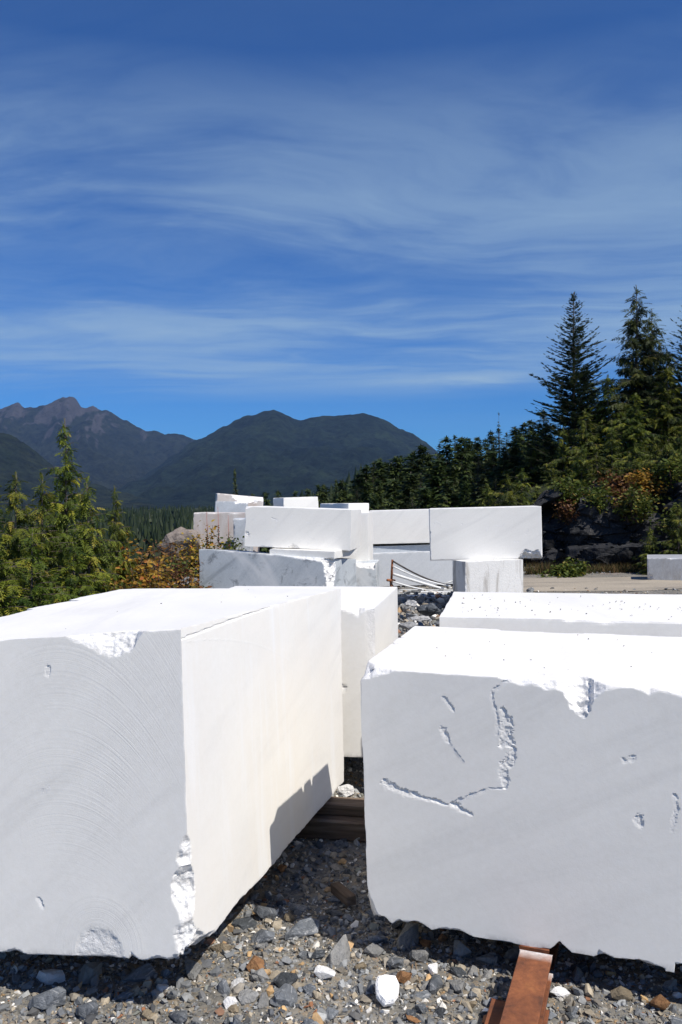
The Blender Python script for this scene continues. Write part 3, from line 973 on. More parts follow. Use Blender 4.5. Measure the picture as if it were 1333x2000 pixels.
def hull(npts, seed, flat=1.0):
    r = np.random.default_rng(seed)
    bm = bmesh.new()
    for i in range(npts):
        v_ = r.normal(size=3)
        v_ /= np.linalg.norm(v_)
        v_ *= .5 * r.uniform(.78, 1.05)
        bm.verts.new((v_[0] * r.uniform(.9, 1.1), v_[1] * .78, v_[2] * .58 * flat))
    res = bmesh.ops.convex_hull(bm, input=bm.verts)
    bmesh.ops.delete(bm, geom=[g for g in res['geom_interior'] if isinstance(g, bmesh.types.BMVert)], context='VERTS')
    bm.verts.ensure_lookup_table()
    bm.verts.index_update()
    bmesh.ops.triangulate(bm, faces=bm.faces)
    V = np.array([v_.co[:] for v_ in bm.verts])
    F = np.array([[v_.index for v_ in f.verts] for f in bm.faces])
    bm.free()
    return V, F


SMALL = [hull(8, 100 + i) for i in range(8)]
MEDIUM = [hull(15, 200 + i) for i in range(10)]
SHARDS = [hull(7, 300 + i, .5) for i in range(3)]


def rotmats(n, r, tilt=None):
    q = r.normal(size=(n, 4))
    q /= np.linalg.norm(q, axis=1)[:, None]
    a, b, c, d = q.T
    R = np.stack([1 - 2 * (c * c + d * d), 2 * (b * c - a * d), 2 * (b * d + a * c), 2 * (b * c + a * d), 1 - 2 * (b * b + d * d), 2 * (c * d - a * b), 2 * (b * d - a * c), 2 * (c * d + a * b), 1 - 2 * (b * b + c * c)], -1)
    return R.reshape(n, 3, 3)


def lying(n, r, t=.5):
    """mostly flat rotation matrices"""
    az = r.uniform(0, 2 * math.pi, n)
    tx, ty = r.normal(0, t, n), r.normal(0, t, n)
    out = np.zeros((n, 3, 3))
    for i in range(n):
        out[i] = _rz(az[i]) @ _rx(tx[i]) @ _ry(ty[i])
    return out


def scatter(pos, size, variants, r, flat=.55, stretch=None, cols=None):
    """joined copies of small hulls; returns V, F, face colours"""
    n = len(pos)
    vi = r.integers(0, len(variants), n)
    R = lying(n, r, flat)
    if cols is None:
        cols = PALC[r.choice(len(PALC), n, p=PALW)] * r.uniform(.7, 1.35, (n, 1))
    Vs, Fs, Cs, off = [], [], [], 0
    for j, (hv, hf) in enumerate(variants):
        s = np.where(vi == j)[0]
        if not len(s):
            continue
        loc = hv[None] * size[s][:, None, None]
        if stretch is not None:
            loc = loc * stretch[s][:, None, :]
        P = np.einsum('nij,nkj->nki', R[s], loc) + pos[s][:, None, :]
        Vs.append(P.reshape(-1, 3))
        Fs.append((hf[None] + (np.arange(len(s)) * len(hv))[:, None, None]).reshape(-1, 3) + off)
        Cs.append(np.repeat(cols[s], len(hf), 0))
        off += len(s) * len(hv)
    return np.concatenate(Vs), np.concatenate(Fs), np.concatenate(Cs)


m, k, out = new_mat('crushed_stone')
tcn = k.n('ShaderNodeTexCoord')
a = k.n('ShaderNodeAttribute', attribute_name='stone_colour').outputs['Color']
n = k.noise(tcn.outputs['Object'], 60, 6, .7, .4)
c = k.mix(.75, a, k.ramp(n, [(.3, (.3, .3, .3)), (.7, (.74, .73, .72))]), 'OVERLAY')
dust = k.noise(tcn.outputs['Object'], 3, 4, .6)
c = k.mix(k.ramp(dust, [(.4, .05), (.75, .38)]), c, (.35, .325, .275, 1))
principled(k, out, c, .85, .2, n, .5, .006)
CRUSH = m


def inside(pts, quad):
    """points inside a convex quad (footprint) by at least a margin"""
    q = np.array(quad)
    ok = np.ones(len(pts), bool)
    cen = q.mean(0)
    for i in range(4):
        p, e = q[i], q[(i + 1) % 4] - q[i]
        nrm = np.array([-e[1], e[0]])
        nrm /= np.linalg.norm(nrm)
        if (cen - p) @ nrm < 0:
            nrm = -nrm
        ok &= ((pts - p) @ nrm) > .45
    return ok


FOOT = [[LBc[i][:2] for i in (0, 1, 3, 2)], [RBc[i][:2] for i in (0, 1, 3, 2)]]


def field(n, xr, yr, r):
    p = np.stack([r.uniform(*xr, n), r.uniform(*yr, n)], -1)
    keep = ~(inside(p, FOOT[0]) | inside(p, FOOT[1]))
    return p[keep]


p1 = field(36000, (-1.75, 1.75), (2.05, 3.5), rng)
p2 = field(8000, (-.9, 1.0), (3.5, 5.6), rng)
pp = np.concatenate([p1, p2])
sz = .0065 * (rng.pareto(2.1, len(pp)) + 1)
sz = np.clip(sz, .0065, .026)
Zp = gz(pp[:, 0], pp[:, 1]) + sz * .12
V1, F1, C1 = scatter(np.column_stack([pp, Zp]), sz * 1.25, SMALL, rng)
# larger bits
p3 = field(7000, (-1.75, 1.75), (2.05, 5.4), rng)
sz3 = np.clip(.021 * (rng.pareto(2.6, len(p3)) + 1), .02, .05)
V2, F2, C2 = scatter(np.column_stack([p3, gz(p3[:, 0], p3[:, 1]) + sz3 * .15]), sz3 * 1.15, MEDIUM, rng)
# splinters of wood and bark
p4 = field(1800, (-1.6, 1.7), (2.05, 5.0), rng)
sz4 = rng.uniform(.02, .06, len(p4))
st4 = np.column_stack([np.ones(len(p4)) * 1.2, np.full(len(p4), .16), np.full(len(p4), .14)])
wc = np.array([[.30, .22, .13], [.20, .13, .075], [.36, .29, .20]])[rng.integers(0, 3, len(p4))]
V3, F3, C3 = scatter(np.column_stack([p4, gz(p4[:, 0], p4[:, 1]) + .006]), sz4, SHARDS, rng, .15, st4, wc)
# bench farther out
p5 = np.stack([rng.uniform(-1.0, 9, 9000), rng.uniform(5.6, 19.5, 9000)], -1)
keep = ~((p5[:, 1] > 15.4) & (p5[:, 1] < 18.2) & (p5[:, 0] > 2.6) & (rng.random(len(p5)) > .08))
p5 = p5[keep]
sz5 = np.clip(.025 * (rng.pareto(2.2, len(p5)) + 1), .025, .12)
V4, F4, C4 = scatter(np.column_stack([p5, gz(p5[:, 0], p5[:, 1]) + sz5 * .15]), sz5, SMALL, rng)
# rubble between the stacks
p6 = np.stack([rng.uniform(.5, 3.6, 2600), rng.uniform(7.5, 15, 2600)], -1)
sz6 = np.clip(.05 * (rng.pareto(2.0, len(p6)) + 1), .05, .2)
V5, F5, C5 = scatter(np.column_stack([p6, gz(p6[:, 0], p6[:, 1]) + sz6 * .2]), sz6, MEDIUM, rng)
C5 = C5 * .9 + .03
Vs, Fs, off = [], [], 0
for a_, b_ in ((V1, F1), (V2, F2), (V3, F3), (V4, F4), (V5, F5)):
    Vs.append(a_)
    Fs.append(b_ + off)
    off += len(a_)
gravel = link('gravel', mesh_np('gravel', np.concatenate(Vs), np.concatenate(Fs), CRUSH, face_col=np.concatenate([C1, C2, C3, C4, C5])))
tag(gravel, 'loose crushed gravel of grey, tan and rusty stone', kind='stuff')


def stone_mat(name, c1, c2, vein=None):
    m, k, out = new_mat(name)
    tcn = k.n('ShaderNodeTexCoord')
    oc = tcn.outputs['Object']
    n = k.noise(oc, 3.2, 7, .7, .6)
    c = k.ramp(n, [(.3, c1), (.7, c2)])
    if vein:
        vn = k.noise(oc, 2.2, 5, .6, 1.5)
        c = k.mix(k.ramp(vn, [(.54, 0.0), (.60, .8), (.66, 0.0)]), c, (*vein, 1))
    oi = k.n('ShaderNodeObjectInfo').outputs['Random']
    c = k.n('ShaderNodeHueSaturation', ins={'Color': c, 'Value': k.math('ADD', .75, k.math('MULTIPLY', oi, .5))}).outputs[0]
    principled(k, out, c, .8, .25, k.noise(oc, 7, 6, .7), .6, .06)
    return m


SM = {'blue': stone_mat('blue_grey_stone', (.10, .112, .125), (.235, .25, .27), (.44, .45, .46)),
      'dark': stone_mat('dark_stone', (.035, .04, .046), (.10, .11, .12), (.22, .23, .24)),
      'grey': stone_mat('pale_grey_stone', (.21, .21, .205), (.38, .375, .36)),
      'tan': stone_mat('tan_stone', (.20, .16, .11), (.39, .32, .22)),
      'rust': stone_mat('rusty_stone', (.17, .08, .04), (.40, .22, .10)),
      'white': stone_mat('white_stone', (.80, .79, .775), (.92, .915, .90))}


def rockmesh(seed, npts=20, sub=0):
    V, F = hull(npts, seed)
    return V, F


RM = {}
for cn, mm in SM.items():
    RM[cn] = [mesh_np('stone', *hull(18 + 2 * (i % 3), 500 + i * 7 + len(cn)), mm) for i in range(6)]
def gpoint(px, py, z=0.0):
    v_ = at(px, py, 1) - np.array([0, 0, EYE])
    t = (z - EYE) / v_[2]
    return np.array([0, 0, EYE]) + v_ * t


# notable loose stones of the foreground (size in metres)
NOTED = []
for px, py, s, cn, sx, label in (
        (560, 1932, .075, 'dark', 1.25, 'dark blue stone at the bottom centre of the gravel, lone and rounded'),
        (590, 1832, .100, 'blue', 1.7, 'long blue grey slab of stone at the edge of the shadow between the blocks'),
        (523, 1795, .085, 'blue', 1.5, 'flat grey stone nearest the lower edge of the left block, beside the shadow'),
        (434, 1855, .070, 'tan', 1.5, 'orange tan stone close under the left front block corner'),
        (822, 1882, .070, 'grey', 1.3, 'pale grey stone just outside the shadow of the right front block'),
        (848, 1905, .055, 'white', 1.0, 'small white stone beside the pale grey one by the right front block'),
        (788, 1920, .060, 'rust', 1.4, 'rust brown stone behind the bright white chunk'),
        (728, 1945, .065, 'blue', 1.0, 'blue grey stone touching the bright white marble chunk'),
        (634, 1918, .065, 'white', 1.5, 'whitish flat stone between the lone dark stone and the white chunk'),
        (565, 1800, .055, 'tan', .9, 'small tan pointed stone behind the long blue grey slab'),
        (100, 1965, .10, 'blue', 1.6, 'pale blue stone in the strip of gravel before the left block'),
        (175, 1985, .08, 'blue', 1.2, 'bluish broken stone in the bottom left gravel beside the pale blue one'),
        (1095, 1950, .05, 'white', 1.6, 'pale splinter of stone just right of the rusty beam'),
        (1215, 1957, .07, 'tan', 1.3, 'ochre stone at the shadow edge to the right of the rusty beam'),
        (1290, 1975, .07, 'rust', 1.1, 'orange rusty stone in the lower right corner gravel')):
    p = gpoint(px, py)
    o = link('loose_stone', RM[cn][rng.integers(0, 6)], None, (p[0], p[1], float(gz(p[0], p[1])[0]) + s * (.42 if sx == .85 else .30)), ((-.55, .15, .3) if sx == .85 else (rng.normal(0, .12), rng.normal(0, .12), rng.uniform(-.3, .3))), (s * sx, s * (1.25 if sx == .85 else 1.0), s * 1.25))
    NOTED.append((p[0], p[1], s * max(1, sx)))
    tag(o, label, 'stone', 'loose stones on the gravel')



bm = bmesh.new()
outl = [(-.034, .026), (-.022, .044), (.010, .050), (.042, .034), (.046, .004), (.030, -.030), (.004, -.050), (-.026, -.046), (-.042, -.012)]
for th, sc_ in ((.016, .86), (.004, 1.0), (-.016, .95)):
    for j, (a_, b_) in enumerate(outl):
        bm.verts.new((a_ * sc_, b_ * sc_, th + .004 * math.sin(j * 2.3)))
bmesh.ops.convex_hull(bm, input=bm.verts)
bmesh.ops.triangulate(bm, faces=bm.faces)
me = bpy.data.meshes.new('marble_chunk')
bm.to_mesh(me)
bm.free()
me.materials.append(SM['white'])
p = gpoint(757, 1968)
o = link('marble_chunk', me, None, (p[0], p[1], float(gz(p[0], p[1])[0]) + .042), Vector((.18, -.50, .85)).to_track_quat('Z', 'Y').to_euler())
tag(o, 'bright white marble chunk lying on the gravel left of the rusty beam', 'stone', 'loose stones on the gravel')
NOTED.append((p[0], p[1], .12))

cnames = ['blue', 'dark', 'grey', 'tan', 'rust', 'white']
cw = np.array([.36, .18, .26, .11, .03, .06])
cw = cw / cw.sum()
plist = field(300, (-1.1, 1.25), (2.12, 3.35), rng)[:165]
plist2 = field(260, (-.75, .42), (2.6, 4.1), rng)[:70]
for j, p in enumerate(np.concatenate([plist, plist2])):
    if any(math.hypot(p[0] - a_, p[1] - b_) < c_ * .62 + .03 for a_, b_, c_ in NOTED):
        continue
    s = float(np.clip(.042 * (rng.pareto(2.6) + 1), .042, .11))
    cn = cnames[rng.choice(6, p=cw)]
    o = link('stone', RM[cn][rng.integers(0, 6)], ground, (p[0], p[1], float(gz(*p)[0]) + s * .16), (rng.normal(0, .3), rng.normal(0, .3), rng.uniform(0, 6.28)), (s * rng.uniform(.9, 1.5), s, s * rng.uniform(.8, 1.3)))


# bigger rocks: subdivided hulls with ledgy relief
def boulder(name, label, px, py, d, size, cn, seed, z=None, cat='rock', group='rocks', sc=(1, 1, 1), rz=0):
    bm = bmesh.new()
    V, F = hull(22, seed)
    vs = [bm.verts.new(v_) for v_ in V]
    for f in F:
        bm.faces.new([vs[i] for i in f])
    bmesh.ops.subdivide_edges(bm, edges=bm.edges, cuts=5, use_grid_fill=True)
    P = np.array([v_.co[:] for v_ in bm.verts])
    nrm = P / np.linalg.norm(P, axis=1)[:, None]
    P = P + nrm * (fbm(P * 6, 4, seed)[:, None] * .06 + np.round(fbm(P * 2.6, 2, seed + 3) * 4)[:, None] * .02)
    for v_, q in zip(bm.verts, P):
        v_.co = q
    me = bpy.data.meshes.new(name)
    bm.to_mesh(me)
    bm.free()
    me.materials.append(SM[cn])
    p = at(px, py, d)
    if z is not None:
        p[2] = z
    o = link(name, me, None, p, (0, 0, rz), (size * sc[0], size * sc[1], size * sc[2]))
    tag(o, label, cat, group)
    return o


SM['brown'] = stone_mat('brown_stone', (.15, .12, .10), (.29, .25, .22))
SM['marblerock'] = stone_mat('marble_rubble', (.50, .49, .47), (.76, .75, .73))
boulder('boulder', 'tall brown boulder with a pale top beyond the autumn shrubs', 352, 1064, 15.5, 1.1, 'brown', 701, sc=(.75, .8, 1.15))
boulder('boulder', 'grey stone beside the left end of the long veined block', 368, 1136, 11.3, .30, 'grey', 702, sc=(1.1, 1, 1))
boulder('boulder', 'pale brown stone between shrub and grey stone left of the veined block', 340, 1142, 11.0, .28, 'brown', 703, sc=(1.2, 1, .8))
boulder('boulder', 'black shaded rock on the rubble before the pipes', 838, 1190, 10.6, .34, 'dark', 704, sc=(1.1, .9, 1.0))
boulder('boulder', 'second dark rock on the rubble, next to the slab corner', 875, 1196, 10.4, .26, 'dark', 705, sc=(1.2, .9, .8))
boulder('boulder', 'white rubble lump on the stones before the pipes', 803, 1178, 11.6, .22, 'marblerock', 706)
boulder('boulder', 'pale flattish rubble stone nearest the narrow block', 822, 1208, 9.4, .20, 'marblerock', 707, sc=(1.4, 1, .7))
boulder('boulder', 'grey rubble stone lowest in the gap beside the narrow block', 800, 1222, 8.6, .20, 'grey', 708, sc=(1.3, 1, .7))
boulder('boulder', 'bright white rubble lump on the timber between the front blocks', 680, 1562, 4.35, .13, 'marblerock', 709, z=.17, sc=(1.1, .9, .8))
boulder('boulder', 'pale lichen covered boulder at the foot of the dark rock', 1195, 1128, 18.4, .75, 'brown', 710, sc=(1.5, .8, .65))

# crumbs lying on the tops of the blocks
cr = []
for (Cc, n) in ((RBc, 26), (LBc, 9)):
    Cc = np.array(Cc)
    for _ in range(n):
        u, v_ = rng.uniform(.05, .95), rng.uniform(.08, .95)
        q = Cc[4] * (1 - u) * (1 - v_) + Cc[5] * u * (1 - v_) + Cc[6] * (1 - u) * v_ + Cc[7] * u * v_
        cr.append((*q, rng.uniform(.004, .011)))
for _ in range(90):
    u, v_ = rng.uniform(.05, 1.9), rng.beta(1.3, 2.0) * 1.15
    q = np.array([TLs[0], TLs[1], TLs[2]]) + _rz(-.20) @ np.array([u, v_, 0])
    cr.append((*q, rng.uniform(.006, .016)))
cr = np.array(cr)
V, F, C = scatter(cr[:, :3] + np.array([0, 0, .002]), cr[:, 3], SMALL, rng)
tag(link('stone_crumbs', mesh_np('stone_crumbs', V, F, CRUSH, face_col=C * .8)), 'dark crumbs of stone and dirt on the block tops', kind='stuff')

# ------------------------------------------------------------------ rusty steel, pipes, timbers
m, k, out = new_mat('rusted_steel')
tcn = k.n('ShaderNodeTexCoord')
oc = tcn.outputs['Object']
n = k.noise(oc, 9, 7, .68, .3)
n2 = k.noise(oc, 70, 5, .7)
c = k.ramp(n, [(.28, (.055, .030, .022)), (.45, (.16, .058, .028)), (.6, (.235, .085, .036)), (.78, (.30, .125, .045))])
c = k.mix(.45, c, k.ramp(n2, [(.3, (.3, .3, .3)), (.7, (.72, .70, .68))]), 'OVERLAY')
dm = k.n('ShaderNodeAttribute', attribute_name='dust').outputs['Fac']
dz = k.noise(oc, 34, 5, .7)
c = k.mix(k.math('MULTIPLY', dm, k.ramp(dz, [(.25, 1.0), (.65, .45)])), c, (.74, .72, .70, 1))
principled(k, out, c, .75, .3, n2, .5, .003)
RUST = m


def ibeam(name, label, p0, p1, width, height, tf=.012, tw=.010, roll=0.0, dust_end=False, grp='rusty steel beams'):
    p0, p1 = np.array(p0, float), np.array(p1, float)
    L = np.linalg.norm(p1 - p0)
    ax_ = (p1 - p0) / L
    sd = np.cross(ax_, [0, 0, 1])
    sd /= np.linalg.norm(sd)
    up = np.cross(sd, ax_)
    w2, t2 = width / 2, tw / 2
    prof = [(-w2, 0), (w2, 0), (w2, -tf), (t2, -tf), (t2, -height + tf), (w2, -height + tf), (w2, -height), (-w2, -height), (-w2, -height + tf), (-t2, -height + tf), (-t2, -tf), (-w2, -tf)]
    ns = 40
    V, dust = [], []
    for i in range(ns + 1):
        for a_, b_ in prof:
            V.append(p0 + ax_ * (L * i / ns) + sd * a_ + up * b_)
            t = L * i / ns
            dust.append(max(0, 1 - t / .045) if dust_end else 0)
    n = len(prof)
    F4 = [[i * n + j, i * n + (j + 1) % n, (i + 1) * n + (j + 1) % n, (i + 1) * n + j] for i in range(ns) for j in range(n)]
    V = np.array(V)
    b0 = V.mean(0)
    ends = []
    for base in (0, ns * n):
        for q in ((0, 1, 2, 11), (10, 3, 4, 9), (8, 5, 6, 7)):
            ends.append([base + j for j in q])
    me = mesh_np(name, V - b0, np.array(F4 + ends), RUST, point_attr={'dust': dust})
    o = link(name, me, loc=b0)
    bv = o.modifiers.new('soft_edge', 'BEVEL')
    bv.width = .002
    bv.segments = 1
    bv.limit_method = 'ANGLE'
    tag(o, label, 'steel beam', grp)
    return o


zb = .150
b0 = at(1047, 1862, 1)
pA = gpoint(1047, 1862, zb)
pB = gpoint(1012, 2003, zb - .012)
dr = (pB - pA) / np.linalg.norm(pB - pA)
ibeam('steel_beam', 'rusty orange steel beam sticking out from under the right front block', pA - dr * .004, pA + dr * .62, .108, .075, dust_end=True)
ibeam('steel_beam', 'rusty steel bearer in the deep shadow under the right front block', pA + np.array([-.0, .03, -.001]) - dr * .0, pA - dr * .75 + np.array([0, 0, .012]), .10, .14)
qA = gpoint(985, 1936, .065)
qB = gpoint(1092, 1925, .068)
ibeam('steel_channel', 'lower rusty steel piece lying beneath the projecting beam', pA + dr * .16 + np.array([-.030, 0, -.078]), pA + dr * .70 + np.array([-.030, 0, -.085]), .185, .06)


def tube(pts, r, nseg=8, caps=True):
    pts = np.array(pts, float)
    rad = np.broadcast_to(np.asarray(r, float), (len(pts),))
    V, F = [], []
    tang = np.gradient(pts, axis=0)
    tang /= np.linalg.norm(tang, axis=1)[:, None]
    ref = np.array([0, 0, 1.0]) if abs(tang[0][2]) < .9 else np.array([1.0, 0, 0])
    for p, t, rr in zip(pts, tang, rad):
        s = np.cross(t, ref)
        s /= np.linalg.norm(s) + 1e-9
        u = np.cross(s, t)
        for j in range(nseg):
            a_ = 2 * math.pi * j / nseg
            V.append(p + rr * (s * math.cos(a_) + u * math.sin(a_)))
    n = len(pts)
    F = [[i * nseg + j, i * nseg + (j + 1) % nseg, (i + 1) * nseg + (j + 1) % nseg, (i + 1) * nseg + j] for i in range(n - 1) for j in range(nseg)]
    V = np.array(V)
    F = np.array(F)
    if caps:
        c0, c1 = len(V), len(V) + 1
        V = np.vstack([V, pts[0], pts[-1]])
        cf = [[c0, (j + 1) % nseg, j, c0] for j in range(nseg)]
        T = np.array([[c0, (j + 1) % nseg, j] for j in range(nseg)] + [[c1, (n - 1) * nseg + j, (n - 1) * nseg + (j + 1) % nseg] for j in range(nseg)])
        return V, [F, T]
    return V, [F]


def steel(name, c1, c2, rough=.45, metal=.6):
    m, k, out = new_mat(name)
    tcn = k.n('ShaderNodeTexCoord')
    n = k.noise(tcn.outputs['Object'], 12, 5, .65)
    principled(k, out, k.ramp(n, [(.35, c1), (.65, c2)]), rough, .5, n, .2, .003, metal)
    return m


PIPE_D = steel('dark_pipe', (.035, .032, .032), (.09, .08, .075), .55, .3)
PIPE_L = steel('galvanised_pipe', (.60, .61, .61), (.78, .79, .79), .5, .0)
PIPE_G = steel('weathered_pipe', (.40, .41, .40), (.58, .59, .58), .5, .0)


RUSTP = stone_mat('rust_paint', (.22, .08, .04), (.40, .17, .08))


def pipe(name, label, pts, r, mat, grp, cat='pipe'):
    V, F = tube(pts, r)
    b_ = V.mean(0)
    o = link(name, mesh_np(name, V - b_, F, mat, True), loc=b_)
    return tag(o, label, cat, grp)


dp = 15.4
po = empty('rusty_post', at(766, 1140, dp))
pz = np.array(po.location)
V, F = tube([at(767, 1093, dp) - pz, at(766, 1110, dp) - pz, at(765, 1134, dp) - pz], [.020, .021, .022])
link('upright', mesh_np('upright', V, F, RUSTP, True), po)
V, F = tube([at(757, 1133, dp - .1) - pz, at(771, 1134, dp + .1) - pz], .025)
link('foot_bar', mesh_np('foot_bar', V, F, RUSTP, True), po)
V, F = tube([at(764, 1135, dp) - pz, at(765, 1150, dp) - pz, at(764, 1166, dp) - pz], .026)
link('base_stub', mesh_np('base_stub', V, F, RUSTP, True), po)
tag(po, 'rusty upright post holding the fan of pipes', 'post')
ends = [(768, 1096, 874, 1143, PIPE_D, .016, 'topmost dark pipe slanting from the rusty post'),
        (768, 1106, 880, 1145, PIPE_L, .015, 'second pipe from the top, slanting from the rusty post'),
        (768, 1121, 884, 1155, PIPE_L, .026, 'bright galvanised pipe in the middle of the fan'),
        (768, 1136, 884, 1156, PIPE_L, .015, 'fourth pale pipe, just below the bright galvanised one')]
for i_, (xa, ya, xb, yb, mt, r_, lab) in enumerate(ends):
    q0, q1 = at(xa, ya, dp - .03), at(xb, yb, dp + .35)
    ps = [q0 + (q1 - q0) * t + np.array([0, 0, -.05 * math.sin(math.pi * t) * (1 if i_ != 2 else .2)]) for t in np.linspace(0, 1, 9)]
    pipe('steel_pipe', lab, ps, r_, mt, 'fanned steel pipes')
ps = [at(766, 1134, dp - .05), at(766, 1141, dp - .05), at(770, 1147, dp - .05), at(785, 1151, dp), at(830, 1156, dp + .1), at(884, 1159, dp + .2)]
pipe('steel_pipe', 'bent dark pipe curving from the post foot to the ground', ps, .013, PIPE_D, 'fanned steel pipes')
for i_, (yy, mt, lab) in enumerate(((1152.5, PIPE_G, 'uppermost of the pipes lying flat on the ground'), (1156, PIPE_L, 'pale pipe lying second from the top on the ground'), (1160, PIPE_G, 'weathered pipe lying in the middle of the ground bundle'), (1164, PIPE_L, 'lowest pale pipe lying flat before the rubble'))):
    q0, q1 = gpoint(762 + 3 * i_, yy, .03), gpoint(905, yy + 1.5, .03)
    pipe('steel_pipe', lab, [q0 + (q1 - q0) * t for t in np.linspace(0, 1, 6)], .022, mt, 'pipes lying on the ground')
pipe('steel_pipe', 'short grey pipe end poking out beside the pillar block', [at(868, 1140, 15.6), at(892, 1132, 15.8)], .018, PIPE_G, 'fanned steel pipes')

m, k, out = new_mat('weathered_timber')
tcn = k.n('ShaderNodeTexCoord')
oc = tcn.outputs['Object']
n = k.noise(k.mapping(oc, (1.2, 16, 16)), 2.0, 6, .65, .3)
c = k.ramp(n, [(.3, (.05, .035, .026)), (.55, (.14, .10, .072)), (.75, (.23, .185, .145))])
principled(k, out, c, .85, .15, n, .6, .006)
TIMBER = m


def timber(name, label, p0, p1, w_, h_, seed):
    p0, p1 = np.array(p0), np.array(p1)
    L = np.linalg.norm(p1 - p0)
    bm = bmesh.new()
    bmesh.ops.create_cube(bm, size=1)
    bmesh.ops.subdivide_edges(bm, edges=[e for e in bm.edges if abs((e.verts[0].co - e.verts[1].co).x) > .5], cuts=30)
    bmesh.ops.bevel(bm, geom=[e for e in bm.edges if e.calc_face_angle(0) > 1.2], offset=.06, segments=1, affect='EDGES')
    P = np.array([v_.co[:] for v_ in bm.verts]) * [L, w_, h_]
    P = P + .05 * h_ * np.stack([0 * P[:, 0], fbm(P * 6, 3, seed), fbm(P * 6 + 9, 3, seed)], -1)
    for v_, q in zip(bm.verts, P):
        v_.co = q
    me = bpy.data.meshes.new(name)
    bm.to_mesh(me)
    bm.free()
    me.materials.append(TIMBER)
    d = p1 - p0
    o = link(name, me, None, (p0 + p1) / 2, (0, -math.asin(d[2] / L), math.atan2(d[1], d[0])))
    return tag(o, label, 'timber', 'timbers between the front blocks')


timber('wooden_timber', 'upper brown timber under the far end of the left front block', (-1.0, 4.42, .122), (.48, 4.14, .128), .12, .055, 5)
timber('wooden_timber', 'lower darker timber beneath the upper timber between the front blocks', (-.9, 4.33, .045), (.46, 4.07, .048), .13, .095, 8)
timber('wooden_timber', 'short timber stub standing among stones in the shaded gap', gpoint(668, 1772) + np.array([-.03, .12, .03]), gpoint(673, 1772) + np.array([.03, -.04, .045]), .045, .04, 9)
timber('wooden_timber', 'timber bearer in the dark under the front left block', (-1.65, 3.75, .04), (-.42, 3.5, .07), .16, .12, 10)

# ------------------------------------------------------------------ the rock cut
m, k, out = new_mat('dark_rock')
geo = k.n('ShaderNodeNewGeometry')
p = geo.outputs['Position']
n = k.noise(p, 1.2, 8, .68, .6)
n2 = k.noise(p, 7, 7, .7)
c = k.ramp(n, [(.3, (.009, .010, .012)), (.55, (.026, .027, .030)), (.72, (.060, .058, .056)), (.82, (.11, .095, .08))])
c = k.mix(.5, c, k.ramp(n2, [(.3, (.25, .25, .25)), (.7, (.75, .75, .75))]), 'OVERLAY')
vn = k.noise(k.mapping(p, (1, 1, 1), (.3, .8, .1)), 1.4, 5, .6, 2.0)
c = k.mix(k.ramp(vn, [(.61, 0.0), (.64, .35), (.67, 0.0)]), c, (.20, .19, .185, 1))
principled(k, out, c, .8, .3, k.math('ADD', n, k.math('MULTIPLY', n2, .5)), .9, .12)
ROCK = m


def worley_planes(P, s):
    """angular facets: nearest random cell with its own height and slope"""
    I = np.floor(P).astype(np.int64)
    best = np.full(len(P), 9.0)
    val = np.zeros(len(P))
    for a_ in (-1, 0, 1):
        for b_ in (-1, 0, 1):
            for c_ in (-1, 0, 1):
                J = I + [a_, b_, c_]
                off = np.stack([_hash(J[:, 0], J[:, 1], J[:, 2], s + q) for q in range(3)], -1)
                D = P - (J + off)
                d = (np.abs(D) ** 1.5).sum(1)
                hgt = _hash(J[:, 0], J[:, 1], J[:, 2], s + 7) - .5
                sl_ = np.stack([_hash(J[:, 0], J[:, 1], J[:, 2], s + 11 + q) - .5 for q in range(3)], -1)
                vv_ = hgt + (D * sl_).sum(1) * 1.3
                bt = d < best
                best[bt] = d[bt]
                val[bt] = vv_[bt]
    return val


nu, nv = 300, 130
uu, vv = np.meshgrid(np.linspace(0, 1, nu), np.linspace(0, 1, nv))
bx_ = 3.9 + uu * 14
by_ = 20.2 - uu * 3.2 + .5 * np.sin(uu * 9)
top = 1.55 + 1.0 * smoothstep(0, .35, uu) + .5 * uu + .25 * np.sin(uu * 17)
top = top * smoothstep(-.02, .10, uu)
zz = vv * top
lean = .25 + .5 * vv ** 2.0
ledge = .75 * (1 - smoothstep(.27, .33, vv)) * smoothstep(.05, .16, uu) * (1 - smoothstep(.36, .5, uu))
P = np.stack([bx_, by_ + lean * zz * .6 - ledge, zz - .15], -1).reshape(-1, 3)
fac = worley_planes(P * [.9, .9, 1.5], 5) * .75 + worley_planes(P * [2.6, 2.6, 4.2], 9) * .22 + fbm(P * 3, 4, 8) * .10
P[:, 1] -= fac
P[:, 2] += fac * .25
P[:, 0] -= fac * .2
I = np.arange(nu * nv).reshape(nv, nu)
F = np.stack([I[:-1, :-1], I[:-1, 1:], I[1:, 1:], I[1:, :-1]], -1).reshape(-1, 4)
tag(link('rock_outcrop', mesh_np('rock_outcrop', P, F, ROCK)), 'dark wet looking rock cut at the foot of the wooded hillside', kind='structure')


